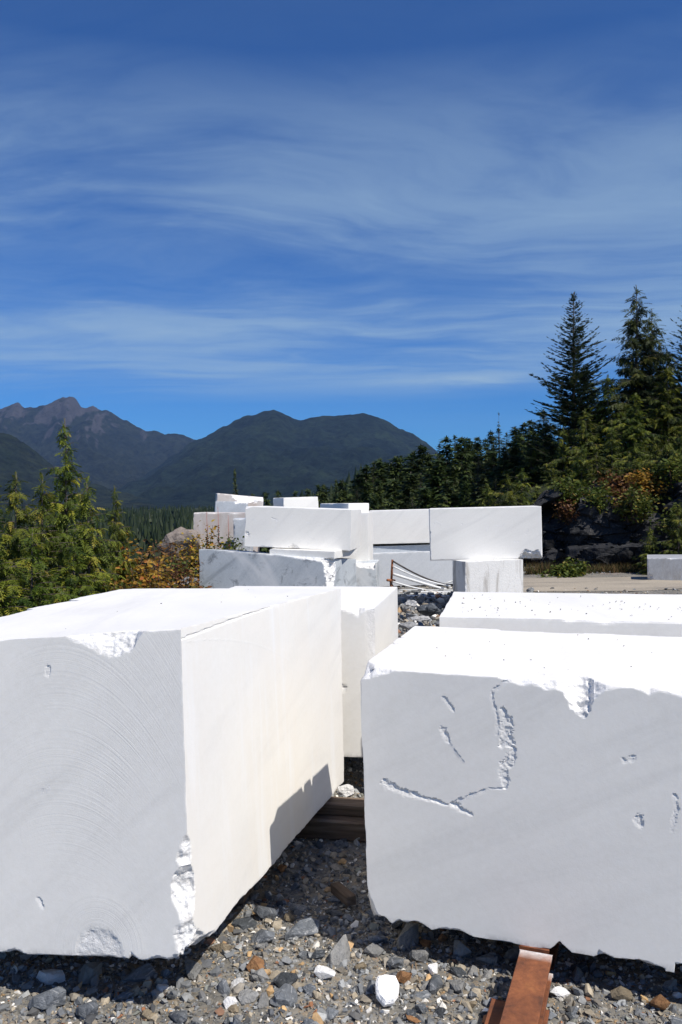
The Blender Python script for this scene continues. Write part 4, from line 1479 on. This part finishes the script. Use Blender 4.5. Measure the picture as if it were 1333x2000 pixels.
# ------------------------------------------------------------------ vegetation
def leaf_template(kind):
    """small flat leaflets; y = along the spray"""
    V, F = [], []

    def leaf(p, d, L, wd, n):
        d = np.array(d, float)
        d /= np.linalg.norm(d)
        s = np.cross(d, n)
        s /= np.linalg.norm(s)
        b = len(V)
        p = np.array(p, float)
        V.extend([p, p + d * L * .45 + s * wd / 2, p + d * L, p + d * L * .45 - s * wd / 2])
        F.append([b, b + 1, b + 2, b + 3])
    up = np.array([0, 0, 1.0])
    if kind == 'spray':          # drooping flat spray of scale leaves
        for t, l in ((.06, .34), (.28, .36), (.50, .32), (.70, .24)):
            y, z = t, -.35 * t * t
            for s in (-1, 1):
                leaf((0, y, z), (s * .85, .62, -.30), l, .13, up + np.array([s * .3, .2 * s, 0]))
        leaf((0, 0, 0), (0, 1, -.12), .62, .10, up)
        leaf((0, .52, -.10), (0, 1, -.62), .56, .15, up)
    elif kind == 'needle':       # needle clad twig: crossed slim blades with side shoots
        leaf((0, 0, 0), (0, 1, 0), 1.0, .23, up)
        leaf((0, 0, 0), (0, 1, 0), 1.0, .20, np.array([1.0, 0, .2]))
        for t in (.25, .5):
            for s in (-1, 1):
                leaf((0, t, 0), (s * .8, .7, .05), .42, .12, up + np.array([0, 0, 0]))
    elif kind == 'coarse':
        leaf((0, 0, 0), (0, 1, -.15), 1.0, .26, up)
        leaf((0, .15, 0), (.8, .7, -.2), .6, .22, up + np.array([.3, 0, 0]))
        leaf((0, .15, 0), (-.8, .7, -.2), .6, .22, up + np.array([-.3, 0, 0]))
    elif kind == 'leaf':
        V.extend([np.array(q, float) for q in ((0, 0, 0), (.28, .3, .05), (.22, .72, .02), (0, 1.0, -.06), (-.22, .72, .02), (-.28, .3, .05))])
        F.append([0, 1, 2, 3])
        F.append([0, 3, 4, 5])
    return np.array(V), np.array(F)


TPL = {q: leaf_template(q) for q in ('spray', 'needle', 'coarse', 'leaf')}


def place(tpl, pos, dirs, ups, size, tint, r, jit=.15):
    tv, tf = TPL[tpl]
    y = dirs / (np.linalg.norm(dirs, axis=1)[:, None] + 1e-9)
    x = np.cross(y, ups)
    x /= np.linalg.norm(x, axis=1)[:, None] + 1e-9
    z = np.cross(x, y)
    n = len(pos)
    wob = r.normal(0, jit, (n, 1))
    x2, z2 = x * np.cos(wob) + z * np.sin(wob), z * np.cos(wob) - x * np.sin(wob)
    P = pos[:, None, :] + size[:, None, None] * (tv[None, :, 0:1] * x2[:, None, :] + tv[None, :, 1:2] * y[:, None, :] + tv[None, :, 2:3] * z2[:, None, :])
    F = (tf[None] + (np.arange(n) * len(tv))[:, None, None]).reshape(-1, tf.shape[1])
    T = np.repeat(tint, len(tf)) + r.normal(0, .06, n * len(tf))
    return P.reshape(-1, 3), F, np.clip(T, 0, 1)


def conifer(H, R, seed, style='cedar', tpl='spray', gap=.22, per=5, tw=.11, tsize=.2, t0=.04, mat=None, sparse_top=0.0, trunk_r=None):
    """returns (trunk mesh, crown mesh, limb mesh)"""
    r = np.random.default_rng(seed)
    pos, dirs, ups, siz, tin = [], [], [], [], []
    lv, lf, off = [], [], 0
    zc = H * t0
    lean = r.normal(0, .012, 2)
    side = r.uniform(.75, 1.2, 8)
    while zc < H * .985:
        t = zc / H
        if style == 'fir':
            prof = (1 - t) ** .88 * (.80 + .12 * math.sin(zc * 7 + seed) + .22 * r.random())
            pitch, curve = .02 + .75 * t, .10
        else:
            prof = min(1.0, (1 - t) ** .95 * 1.2) * (.55 + .6 * r.random())
            pitch, curve = .12 + .45 * t, -.42 + .2 * t
        nb = max(2, int(per * (1 - .45 * t)))
        for b in range(nb):
            if r.random() < sparse_top * smoothstep(.6, 1, t):
                continue
            az = r.uniform(0, 2 * math.pi) if style != 'fir' else (b + r.uniform(-.3, .3)) * 2 * math.pi / nb + zc * 2.1
            sec = side[int(az / (2 * math.pi) * 8) % 8]
            L = max(.05, R * prof * r.uniform(.68, 1.08) * (1 + (sec - 1) * .5))
            pt = pitch + r.normal(0, .15 if style == 'fir' else .10)
            out_ = np.array([math.cos(az), math.sin(az), 0])
            lat = np.array([-math.sin(az), math.cos(az), 0])
            z_ = zc + r.uniform(-gap / 2, gap / 2)
            bend = r.normal(0, .12)
            base = np.array([lean[0] * z_, lean[1] * z_, z_])

            def path(s):
                s = np.asarray(s)[:, None]
                return base + out_ * (L * s) + lat * (bend * L * s * s) + np.array([0, 0, 1.0]) * (L * (pt * s + curve * s * s))
            nsg = 5
            pts = path(np.linspace(0, 1, nsg))
            V, F = tube(pts, np.linspace(max(.006, L * .011), .003, nsg), 4, False)
            lv.append(V)
            lf.append(F[0] + off)
            off += len(V)
            ntw = max(3, int(L / tw * (1.0 if style == 'fir' else 1.35)))
            s = np.sort(r.uniform(.10, 1.0, ntw))
            s[-1] = 1.0
            p = path(s)
            sgn = np.where(np.arange(ntw) % 2 == 0, 1.0, -1.0)
            tang = out_ * 1.0 + np.array([0, 0, 1.0]) * (pt + 2 * curve * s)[:, None] + lat * (2 * bend * s)[:, None]
            if style == 'fir':
                d = tang * .75 + lat * (sgn * r.uniform(.45, .95, ntw))[:, None] + np.array([0, 0, 1.0]) * r.normal(.0, .12, ntw)[:, None]
                size = tsize * (1.15 - .55 * s) * r.uniform(.7, 1.2, ntw) * min(1.0, .35 + L / R)
            else:
                d = tang * .6 + lat * (sgn * r.uniform(.2, 1.0, ntw))[:, None] + np.array([0, 0, -1.0]) * r.uniform(.2, 1.25, ntw)[:, None]
                size = tsize * (1.1 - .35 * s) * r.uniform(.6, 1.35, ntw)
            d[-1] = tang[-1]
            up_ = np.array([0, 0, 1.0]) + r.normal(0, .25, (ntw, 3))
            bt = np.clip(r.normal(.42, .27), 0, .98)
            pos.append(p)
            dirs.append(d)
            ups.append(up_)
            siz.append(size)
            tin.append(np.clip(bt + r.normal(0, .13, ntw) + .18 * (s - .5), 0, 1))
        zc += gap * (.55 + .45 * (1 - t)) * r.uniform(.8, 1.2)
    # leader
    nl = 5
    pos.append(np.array([[lean[0] * H, lean[1] * H, H * (.955 + .008 * i)] for i in range(nl)]))
    dirs.append(np.array([[r.normal(0, .25), r.normal(0, .25), 1] for _ in range(nl)]))
    ups.append(r.normal(0, 1, (nl, 3)))
    siz.append(np.full(nl, tsize * .7))
    tin.append(np.full(nl, .5))
    P, F, T = place(tpl, np.concatenate(pos), np.concatenate(dirs), np.concatenate(ups), np.concatenate(siz), np.concatenate(tin), r, .35)
    crown = mesh_np('crown', P, F, mat, face_attr={'tint': T})
    tr = trunk_r or H * .013
    hs_ = np.linspace(-.8, H * 1.01, 14)
    tpts = np.stack([lean[0] * hs_ + .01 * np.sin(hs_ * 2), lean[1] * hs_ + .01 * np.cos(hs_ * 2.3), hs_], -1)
    V, F = tube(tpts, tr * np.clip(1.04 - hs_ / H, .08, 1.3), 8)
    trunk = mesh_np('trunk', V, F, BARK, True)
    limbs = mesh_np('limbs', np.concatenate(lv), np.concatenate(lf), BARK, True)
    return trunk, crown, limbs


def tree(name, label, meshes, x, y, z, sc=1.0, rz=0.0, group=None, cat='tree'):
    e = empty(name, (x, y, z), rz, sc)
    tag(e, label, cat, group)
    link('trunk', meshes[0], e)
    link('crown', meshes[1], e)
    tag(link('limbs', meshes[2], e), kind='stuff')
    return e


# --- left: sunlit cedars on the falling bench edge
CN = [conifer(4.4, 1.15, 31, 'cedar', 'spray', .105, 7, .042, .165, .02, CEDAR, .45),
      conifer(3.8, 1.20, 32, 'cedar', 'spray', .105, 7, .042, .165, .02, CEDAR, .40),
      conifer(3.4, 1.00, 33, 'cedar', 'spray', .105, 7, .042, .165, .02, CEDAR, .40)]
left_trees = [
    # px, top py, distance, variant, widen, label
    (128, 822, 9.2, 0, 1.0, 'tallest cedar of the left group, its dark pointed top against the mountain'),
    (28, 928, 8.0, 1, 1.05, 'drooping yellow green cedar at the left edge of the frame'),
    (-28, 905, 9.4, 0, 1.0, 'cedar cut by the left edge, behind the drooping one'),
    (80, 930, 8.6, 2, 1.0, 'slim cedar between the left edge cedar and the tallest one'),
    (172, 935, 8.4, 2, 1.1, 'cedar close in front of the tallest one, on its right'),
    (228, 952, 9.8, 1, .72, 'darker bushy conifer at the right end of the left group'),
    (60, 1035, 6.7, 2, 1.15, 'low bright cedar in front, left of the block edge'),
    (150, 1062, 7.4, 1, 1.1, 'low bright cedar before the tallest one, just beyond the left block'),
    (-15, 1040, 6.2, 1, 1.1, 'nearest low cedar at the left frame edge, beyond the block'),
    ]
for px, py, d, vi, wd, lab in left_trees:
    q = at(px, py, d)
    zb_ = float(gz(q[0], q[1])[0]) - .1
    Hm = (4.4, 3.8, 3.4)[vi]
    sc_ = (q[2] - zb_) / Hm
    ws = max(sc_, .62) * wd * .92
    tree('cedar_tree', lab, CN[vi], q[0], q[1], zb_, (ws, ws, sc_), rnd.uniform(0, 6.28), 'cedars left of the blocks')

# --- right: big firs and cedars above the rock
FI = [conifer(9.0, 2.9, 51, 'fir', 'needle', .20, 9, .070, .40, .03, FIR, .0), conifer(9.0, 2.6, 52, 'fir', 'needle', .21, 9, .075, .40, .03, FIR, .2)]
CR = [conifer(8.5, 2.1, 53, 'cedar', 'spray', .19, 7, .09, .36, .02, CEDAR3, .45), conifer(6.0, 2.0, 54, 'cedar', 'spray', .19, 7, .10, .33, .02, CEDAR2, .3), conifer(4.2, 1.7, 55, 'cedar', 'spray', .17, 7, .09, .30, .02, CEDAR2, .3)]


def rooted(name, lab, meshes, Hm, px, py, d, wd, grp, cat='tree', sink=.2):
    q = at(px, py, d)
    zb_ = float(gz(q[0], q[1])[0]) - sink
    sc_ = (q[2] - zb_) / Hm
    return tree(name, lab, meshes, q[0], q[1], zb_, (sc_ * wd, sc_ * wd, sc_), rnd.uniform(0, 6.28), grp, cat)


G2 = 'tall conifers above the rock'
rooted('fir_tree', 'tall symmetrical dark fir with a bare leader spike, left of the tall conifers', FI[0], 9.0, 1117, 574, 27, 1.18, G2)
rooted('cedar_tree', 'tall thin topped conifer with drooping tip, right of the symmetrical fir', CR[0], 8.5, 1240, 562, 26, 1.25, G2)
rooted('cedar_tree', 'tall conifer twin standing close to the thin topped one, slightly lower', CR[0], 8.5, 1270, 608, 26.8, 1.3, G2)
rooted('fir_tree', 'tall dark conifer cut by the right frame edge', FI[1], 9.0, 1345, 572, 25, 1.2, G2)
G3 = 'lower cedars above the rock'
for px, py, d, vi, wd, lab in (
        (1190, 735, 25.5, 1, 1.4, 'mid height cedar between the symmetrical fir and the thin topped conifer'),
        (1305, 720, 24.5, 1, 1.4, 'mid height cedar under the conifer at the right edge'),
        (1240, 770, 23.6, 1, 1.4, 'green cedar low in front of the twin conifers'),
        (1150, 800, 24.2, 2, 1.2, 'yellow green cedar below the right side of the symmetrical fir'),
        (1100, 838, 24.6, 2, 1.2, 'yellow green cedar directly below the symmetrical fir'),
        (1060, 800, 29, 1, 1.45, 'dark cedar at the left foot of the symmetrical fir'),
        (1195, 838, 22.6, 2, 1.2, 'brightest yellow green cedar on the edge of the rock'),
        (1280, 850, 22.4, 2, 1.2, 'bushy cedar on the rock edge near the autumn leaves'),
        (1330, 830, 22.0, 2, 1.2, 'bushy cedar at the right frame edge above the rock'),
        (1150, 720, 28.5, 1, 1.4, 'dark cedar behind the right side of the symmetrical fir'),
        (1300, 690, 27.0, 1, 1.4, 'dark cedar behind, between the twin conifers and the right edge'),
        (1035, 862, 27.5, 2, 1.2, 'shadowy cedar left of the yellow green ones, at the rock end')):
    rooted('cedar_tree', lab, CR[vi], (8.5, 6.0, 4.2)[vi], px, py, d, wd, G3)
for px, py, d, vi, wd, lab in (
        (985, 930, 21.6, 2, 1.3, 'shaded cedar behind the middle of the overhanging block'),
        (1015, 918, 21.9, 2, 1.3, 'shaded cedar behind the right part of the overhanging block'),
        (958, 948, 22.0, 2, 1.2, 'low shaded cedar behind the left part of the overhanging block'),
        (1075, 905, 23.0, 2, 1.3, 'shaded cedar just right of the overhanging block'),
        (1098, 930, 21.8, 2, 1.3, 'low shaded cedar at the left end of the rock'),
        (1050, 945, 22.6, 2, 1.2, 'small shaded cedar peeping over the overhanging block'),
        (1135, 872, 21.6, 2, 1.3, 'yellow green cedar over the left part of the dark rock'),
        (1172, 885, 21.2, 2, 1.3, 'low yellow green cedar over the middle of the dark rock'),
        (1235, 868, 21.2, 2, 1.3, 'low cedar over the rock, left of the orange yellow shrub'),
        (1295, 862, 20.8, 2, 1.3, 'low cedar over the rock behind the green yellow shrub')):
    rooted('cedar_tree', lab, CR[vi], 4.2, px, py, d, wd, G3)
rooted('cedar_sapling', 'young cedar hanging over the grey block on the haul road', CR[2], 4.2, 1322, 985, 17.9, 1.0, None)
rooted('cedar_sapling', 'small cedar beside the young one, in front of the dark rock', CR[2], 4.2, 1275, 1030, 18.2, 1.1, None)

# --- the hillside forest behind the stacks
DF = [conifer(7.0, 1.75, 60 + i, 'cedar' if i != 2 else 'fir', 'coarse', .25, 9, .11, .40, .05, DARKF, .2) for i in range(5)]
GF = 'trees of the hillside forest'
tops = [(1022, 828, 32), (1000, 838, 34), (978, 836, 33), (958, 846, 35), (938, 850, 34), (918, 856, 36), (900, 858, 35), (882, 852, 38), (870, 852, 36), (858, 872, 37), (842, 878, 38), (826, 872, 40), (808, 884, 40), (792, 882, 42), (774, 880, 40), (760, 892, 43), (745, 896, 42), (728, 902, 44), (714, 903, 45), (700, 918, 45), (688, 924, 47), (672, 936, 48), (655, 940, 50), (640, 950, 52), (1010, 870, 29), (985, 880, 29), (960, 888, 30), (935, 890, 30), (908, 892, 31), (885, 900, 32), (862, 905, 32), (838, 910, 33), (815, 915, 34), (790, 922, 35), (765, 925, 36), (742, 930, 37), (720, 938, 38), (698, 945, 40), (676, 955, 42), (1045, 850, 31), (1070, 850, 33), (1012, 840, 36), (988, 846, 36), (948, 852, 38), (926, 858, 38), (908, 862, 38), (888, 862, 40), (864, 868, 40), (846, 884, 42), (816, 886, 42), (783, 890, 44), (752, 900, 45), (720, 912, 46), (1055, 822, 36), (1038, 830, 36), (1030, 905, 27.5), (1000, 915, 27.5), (970, 925, 28), (940, 930, 28), (905, 935, 28.5), (870, 940, 29), (835, 945, 30), (800, 950, 31), (765, 955, 32), (735, 960, 33), (1060, 905, 27), (1075, 930, 26.5), (1050, 940, 26.5), (1085, 880, 28)]
for i_, (px, py, d) in enumerate(tops):
    py = py + rnd.uniform(-9, 9) + (6 if px < 860 else 0)
    rooted('conifer_tree', 'dark conifer packed in the hillside forest behind the stacked blocks', DF[i_ % 5], 7.0, px + rnd.uniform(-5, 5), py, d, rnd.uniform(1.25, 1.95), GF, sink=.4)
rooted('dead_tree', 'thin pale bare topped conifer rising above the forest, left of the symmetrical fir', conifer(7.0, .45, 71, 'cedar', 'coarse', .35, 3, .2, .22, .3, DARKF, .6), 7.0, 975, 806, 33, 1.0, None)
rooted('young_conifer', 'lone slim young conifer poking up behind the left stack against the mountain', DF[1], 7.0, 459, 917, 44, .35, None)
rooted('young_conifer', 'small lone conifer right of the slim one, behind the rear blocks', DF[3], 7.0, 660, 938, 46, .5, None)
for px, py, d in ((520, 962, 58), (548, 958, 60), (600, 955, 60), (625, 948, 56), (575, 960, 62), (490, 966, 60)):
    rooted('conifer_tree', 'small dark conifer far behind the rear blocks', DF[int(px) % 5], 7.0, px, py, d, 1.0, 'small conifers behind the rear blocks', sink=.4)

# --- far off wood on the valley floor: reads as one mass
r = np.random.default_rng(5)
Vs, Fs, Ts, off = [], [], [], 0
nT = 4200
dd = 150 * (5.5 ** r.random(nT))
lx = r.uniform(-.60, .05, nT) * dd
for i in range(nT):
    x, y = lx[i], dd[i]
    zb_ = float(gh(np.array([x]), np.array([y]))[0]) - .5
    # the canopy climbs gently toward the far slope
    H = r.uniform(4.0, 10.5) * (1 + .0002 * y) + min(3.0, y * .008)
    R0 = H * r.uniform(.15, .24)
    ring = 7
    for L_ in range(6):
        t = L_ / 6
        zr, zt = zb_ + H * (.10 + t * .72), zb_ + H * min(1.0, .10 + t * .72 + .30)
        rr = R0 * (1 - t * .8)
        a0 = r.uniform(0, 6.28)
        ang = a0 + np.arange(ring) * 2 * math.pi / ring + r.normal(0, .2, ring)
        rad = rr * r.uniform(.45, 1.35, ring)
        Vs.append(np.vstack([np.stack([x + rad * np.cos(ang), y + rad * np.sin(ang), zr + r.normal(0, H * .05, ring)], -1), [[x, y, zt]]]))
        Fs.append(np.array([[off + j, off + (j + 1) % ring, off + ring] for j in range(ring)]))
        Ts.append(np.clip(r.normal(.4, .2, ring), 0, 1))
        off += ring + 1
tag(link('far_forest', mesh_np('far_forest', np.concatenate(Vs), np.concatenate(Fs), VALLEY, face_attr={'tint': np.concatenate(Ts)})), 'far off dark forest covering the valley floor below the mountains', kind='stuff')


# --- shrubs with broad leaves
def shrub(name, label, x, y, z, rad, hgt, nst, nleaf, lsize, mat, seed, group=None, cat='shrub', spread=1.0, tmean=.5, tsd=.28):
    r = np.random.default_rng(seed)
    sv, sf, off = [], [], 0
    pos, dirs, ups, tin = [], [], [], []
    for i in range(nst):
        az = r.uniform(0, 6.28)
        rr = rad * math.sqrt(r.random()) * spread
        hh = hgt * r.uniform(.55, 1.05) * (1 - .35 * (rr / rad) ** 2)
        b = np.array([math.cos(az), math.sin(az), 0]) * rr * .35
        tip = np.array([math.cos(az), math.sin(az), 0]) * rr + np.array([0, 0, hh]) + r.normal(0, .05, 3)
        s = np.linspace(0, 1, 6)[:, None]
        pts = b + (tip - b) * s + np.array([0, 0, 1]) * (.12 * hh * np.sin(s * math.pi))
        V, F = tube(pts, np.linspace(.010, .003, 6), 4, False)
        sv.append(V)
        sf.append(F[0] + off)
        off += len(V)
        q = max(4, int(nleaf / nst))
        t = r.beta(2.2, 1.1, q)
        p = b + (tip - b) * t[:, None] + np.array([0, 0, 1]) * (.12 * hh * np.sin(t * math.pi))[:, None] + r.normal(0, .11 * rad + .025, (q, 3))
        pos.append(p)
        a2 = r.uniform(0, 6.28, q)
        dirs.append(np.stack([np.cos(a2), np.sin(a2), r.normal(-.25, .4, q)], -1))
        ups.append(np.array([0, 0, 1.0]) + r.normal(0, .55, (q, 3)))
        tin.append(np.clip(r.normal(tmean, tsd * .5) + r.normal(0, tsd, q), 0, 1))
    pos = np.concatenate(pos)
    pos[:, 2] = np.maximum(pos[:, 2], .02)
    P, F, T = place('leaf', pos, np.concatenate(dirs), np.concatenate(ups), lsize * r.uniform(.6, 1.25, len(pos)), np.concatenate(tin), r, .5)
    e = empty(name, (x, y, z))
    tag(e, label, cat, group)
    link('stems', mesh_np('stems', np.concatenate(sv), np.concatenate(sf), TWIGM, True), e)
    link('leaves', mesh_np('leaves', P, F, mat, face_attr={'tint': T}), e)
    return e


GA = 'autumn shrubs beside the left stack'
for i_, (px, ytop, ybase, d, rad, mt, lab) in enumerate((
        (215, 1085, 1180, 8.6, .5, AUT, 'orange shrub nearest the cedars, just beyond the left block'),
        (262, 1058, 1170, 10.0, .55, AUT, 'wide orange brown shrub right of the darker bushy conifer'),
        (300, 1075, 1165, 9.6, .50, AUT, 'orange leafed shrub in the middle of the autumn thicket'),
        (335, 1088, 1165, 10.3, .45, BROWNL, 'reddish brown shrub before the tall brown boulder'),
        (392, 1028, 1150, 14.2, .55, AUT, 'golden yellow shrub at the foot of the brown stained block'),
        (425, 1040, 1120, 14.3, .50, GRNL, 'green shrub with spires in front of the brown stained block'),
        (452, 1050, 1120, 14.0, .32, GRNL, 'dark green shrub touching the left end of the scratched block'),
        (352, 1085, 1150, 12.6, .30, GRNL, 'green leafed shrub close to the left end of the veined block'),
        (318, 1045, 1130, 13.0, .50, BROWNL, 'dull red shrub behind the orange thicket'),
        (250, 1118, 1190, 8.6, .40, GRNL, 'low green shrub among the orange ones by the left block'))):
    q = at(px, ytop, d)
    zb_ = float(gz(q[0], q[1])[0]) - .05
    shrub('shrub', lab, q[0], q[1], zb_, rad, q[2] - zb_, 26, 1500, .062, mt, 800 + i_, GA)

# fireweed spires
for i_, (px, yt, d, lab) in enumerate(((404, 1000, 14.2, 'reddish fireweed spire at the left against the brown stained block'), (426, 990, 14.2, 'tallest fireweed spire against the brown stained block'), (446, 1006, 14.2, 'right fireweed spire before the brown stained block'))):
    q = at(px, yt, d)
    zb_ = float(gz(q[0], q[1])[0])
    hh = q[2] - zb_
    V, F = tube([(0, 0, 0), (.01, 0, hh * .5), (.0, 0, hh)], [.006, .005, .003], 5)
    e = empty('fireweed', (q[0], q[1], zb_))
    tag(e, lab, 'plant', 'fireweed spires')
    m_ = bpy.data.materials.get('red_stem')
    if m_ is None:
        m_, k, out = new_mat('red_stem')
        principled(k, out, (.30, .07, .045, 1), .7)
    link('stem', mesh_np('stem', V, F, m_, True), e)
    r = np.random.default_rng(900 + i_)
    q_ = 70
    t = r.uniform(.45, .80, q_)
    a2 = r.uniform(0, 6.28, q_)
    P, F, T = place('leaf', np.stack([0 * t, 0 * t, t * hh], -1), np.stack([np.cos(a2), np.sin(a2), np.full(q_, .6)], -1), np.array([0, 0, 1.0]) + r.normal(0, .3, (q_, 3)), .075 * (1.2 - t), np.clip(r.normal(.25, .2, q_), 0, 1), r)
    link('leaves', mesh_np('leaves', P, F, GRNL, face_attr={'tint': T}), e)

GR = 'shrubs at the rock'
for i_, (px, ytop, d, rad, mt, ls, lab) in enumerate((
        (1085, 1108, 17.9, .45, GRNL, .085, 'bright yellow green bush at the road edge, right of the pillar block'),
        (1112, 1100, 18.1, .35, GRNL, .085, 'upright yellow green bush touching the first one at the road edge'),
        (1200, 922, 21.0, .55, BROWNL, .10, 'rust coloured shrub hanging over the top of the dark rock'),
        (1262, 915, 20.4, .50, AUT, .10, 'orange yellow shrub on the rock, below the bushy cedars'),
        (1318, 890, 20.0, .50, GRNL, .10, 'green yellow shrub over the rock at the right frame edge'),
        (1120, 962, 20.6, .45, BROWNL, .09, 'brown creeping shrub at the left end of the rock top'),
        (1225, 950, 20.2, .5, BROWNL, .09, 'reddish shrub draped on the rock face'),
        (1165, 945, 20.4, .5, GRNL, .09, 'yellow green shrub on the rock, left of the rust coloured one'),
        (1115, 930, 21.0, .6, GRNL, .09, 'green shrub at the left end of the rock top'),
        (1240, 955, 19.6, .5, GRNL, .09, 'green shrub hanging in the middle of the rock face'),
        (1330, 985, 18.6, .5, GRNL, .09, 'green shrub low on the rock at the right frame edge'),
        (1300, 1075, 18.2, .4, GRNL, .08, 'green shrub behind the grey block on the road'))):
    q = at(px, ytop, d)
    zb_ = float(gz(q[0], q[1])[0]) - .05
    hh = q[2] - zb_
    if hh > 1.1 or hh < .3:
        zb_ = q[2] - .8
        hh = .8
    shrub('shrub', lab, q[0], q[1], zb_, rad, hh, 24, 1300, ls, mt, 850 + i_, GR)

# dry grass along the road and at the foot of the rock
r = np.random.default_rng(77)
ng = 9000
x = r.uniform(2.9, 11, ng)
y = 18.2 + .05 * x + np.abs(r.normal(0, .55, ng))
ht = r.uniform(.08, .30, ng) * (.45 + .75 * (fbm(np.stack([x * 1.3, y * 1.3, 0 * x], -1), 3, 2) * .5 + .5))
keep = fbm(np.stack([x * .8, y * .8, 0 * x + 4], -1), 3, 5) > -.25
x, y, ht = x[keep], y[keep], ht[keep]
ng = len(x)
a2 = r.uniform(0, 6.28, ng)
zb = gz(x, y)
b0_ = np.stack([x, y, zb], -1)
s_ = np.stack([np.cos(a2), np.sin(a2), 0 * a2], -1) * .009
tip = b0_ + np.stack([r.normal(0, .08, ng), r.normal(0, .08, ng), ht], -1)
V = np.stack([b0_ - s_, b0_ + s_, tip], 1).reshape(-1, 3)
F = np.arange(ng * 3).reshape(-1, 3)
m, k, out = new_mat('dry_grass')
a = k.n('ShaderNodeAttribute', attribute_name='tint').outputs['Fac']
principled(k, out, k.ramp(a, [(0, (.035, .05, .016)), (.45, (.075, .065, .026)), (1, (.17, .10, .05))]), .8, .1)
tag(link('dry_grass', mesh_np('dry_grass', V, F, m, face_attr={'tint': r.random(ng)})), 'dry brown grass along the far edge of the road', kind='stuff')
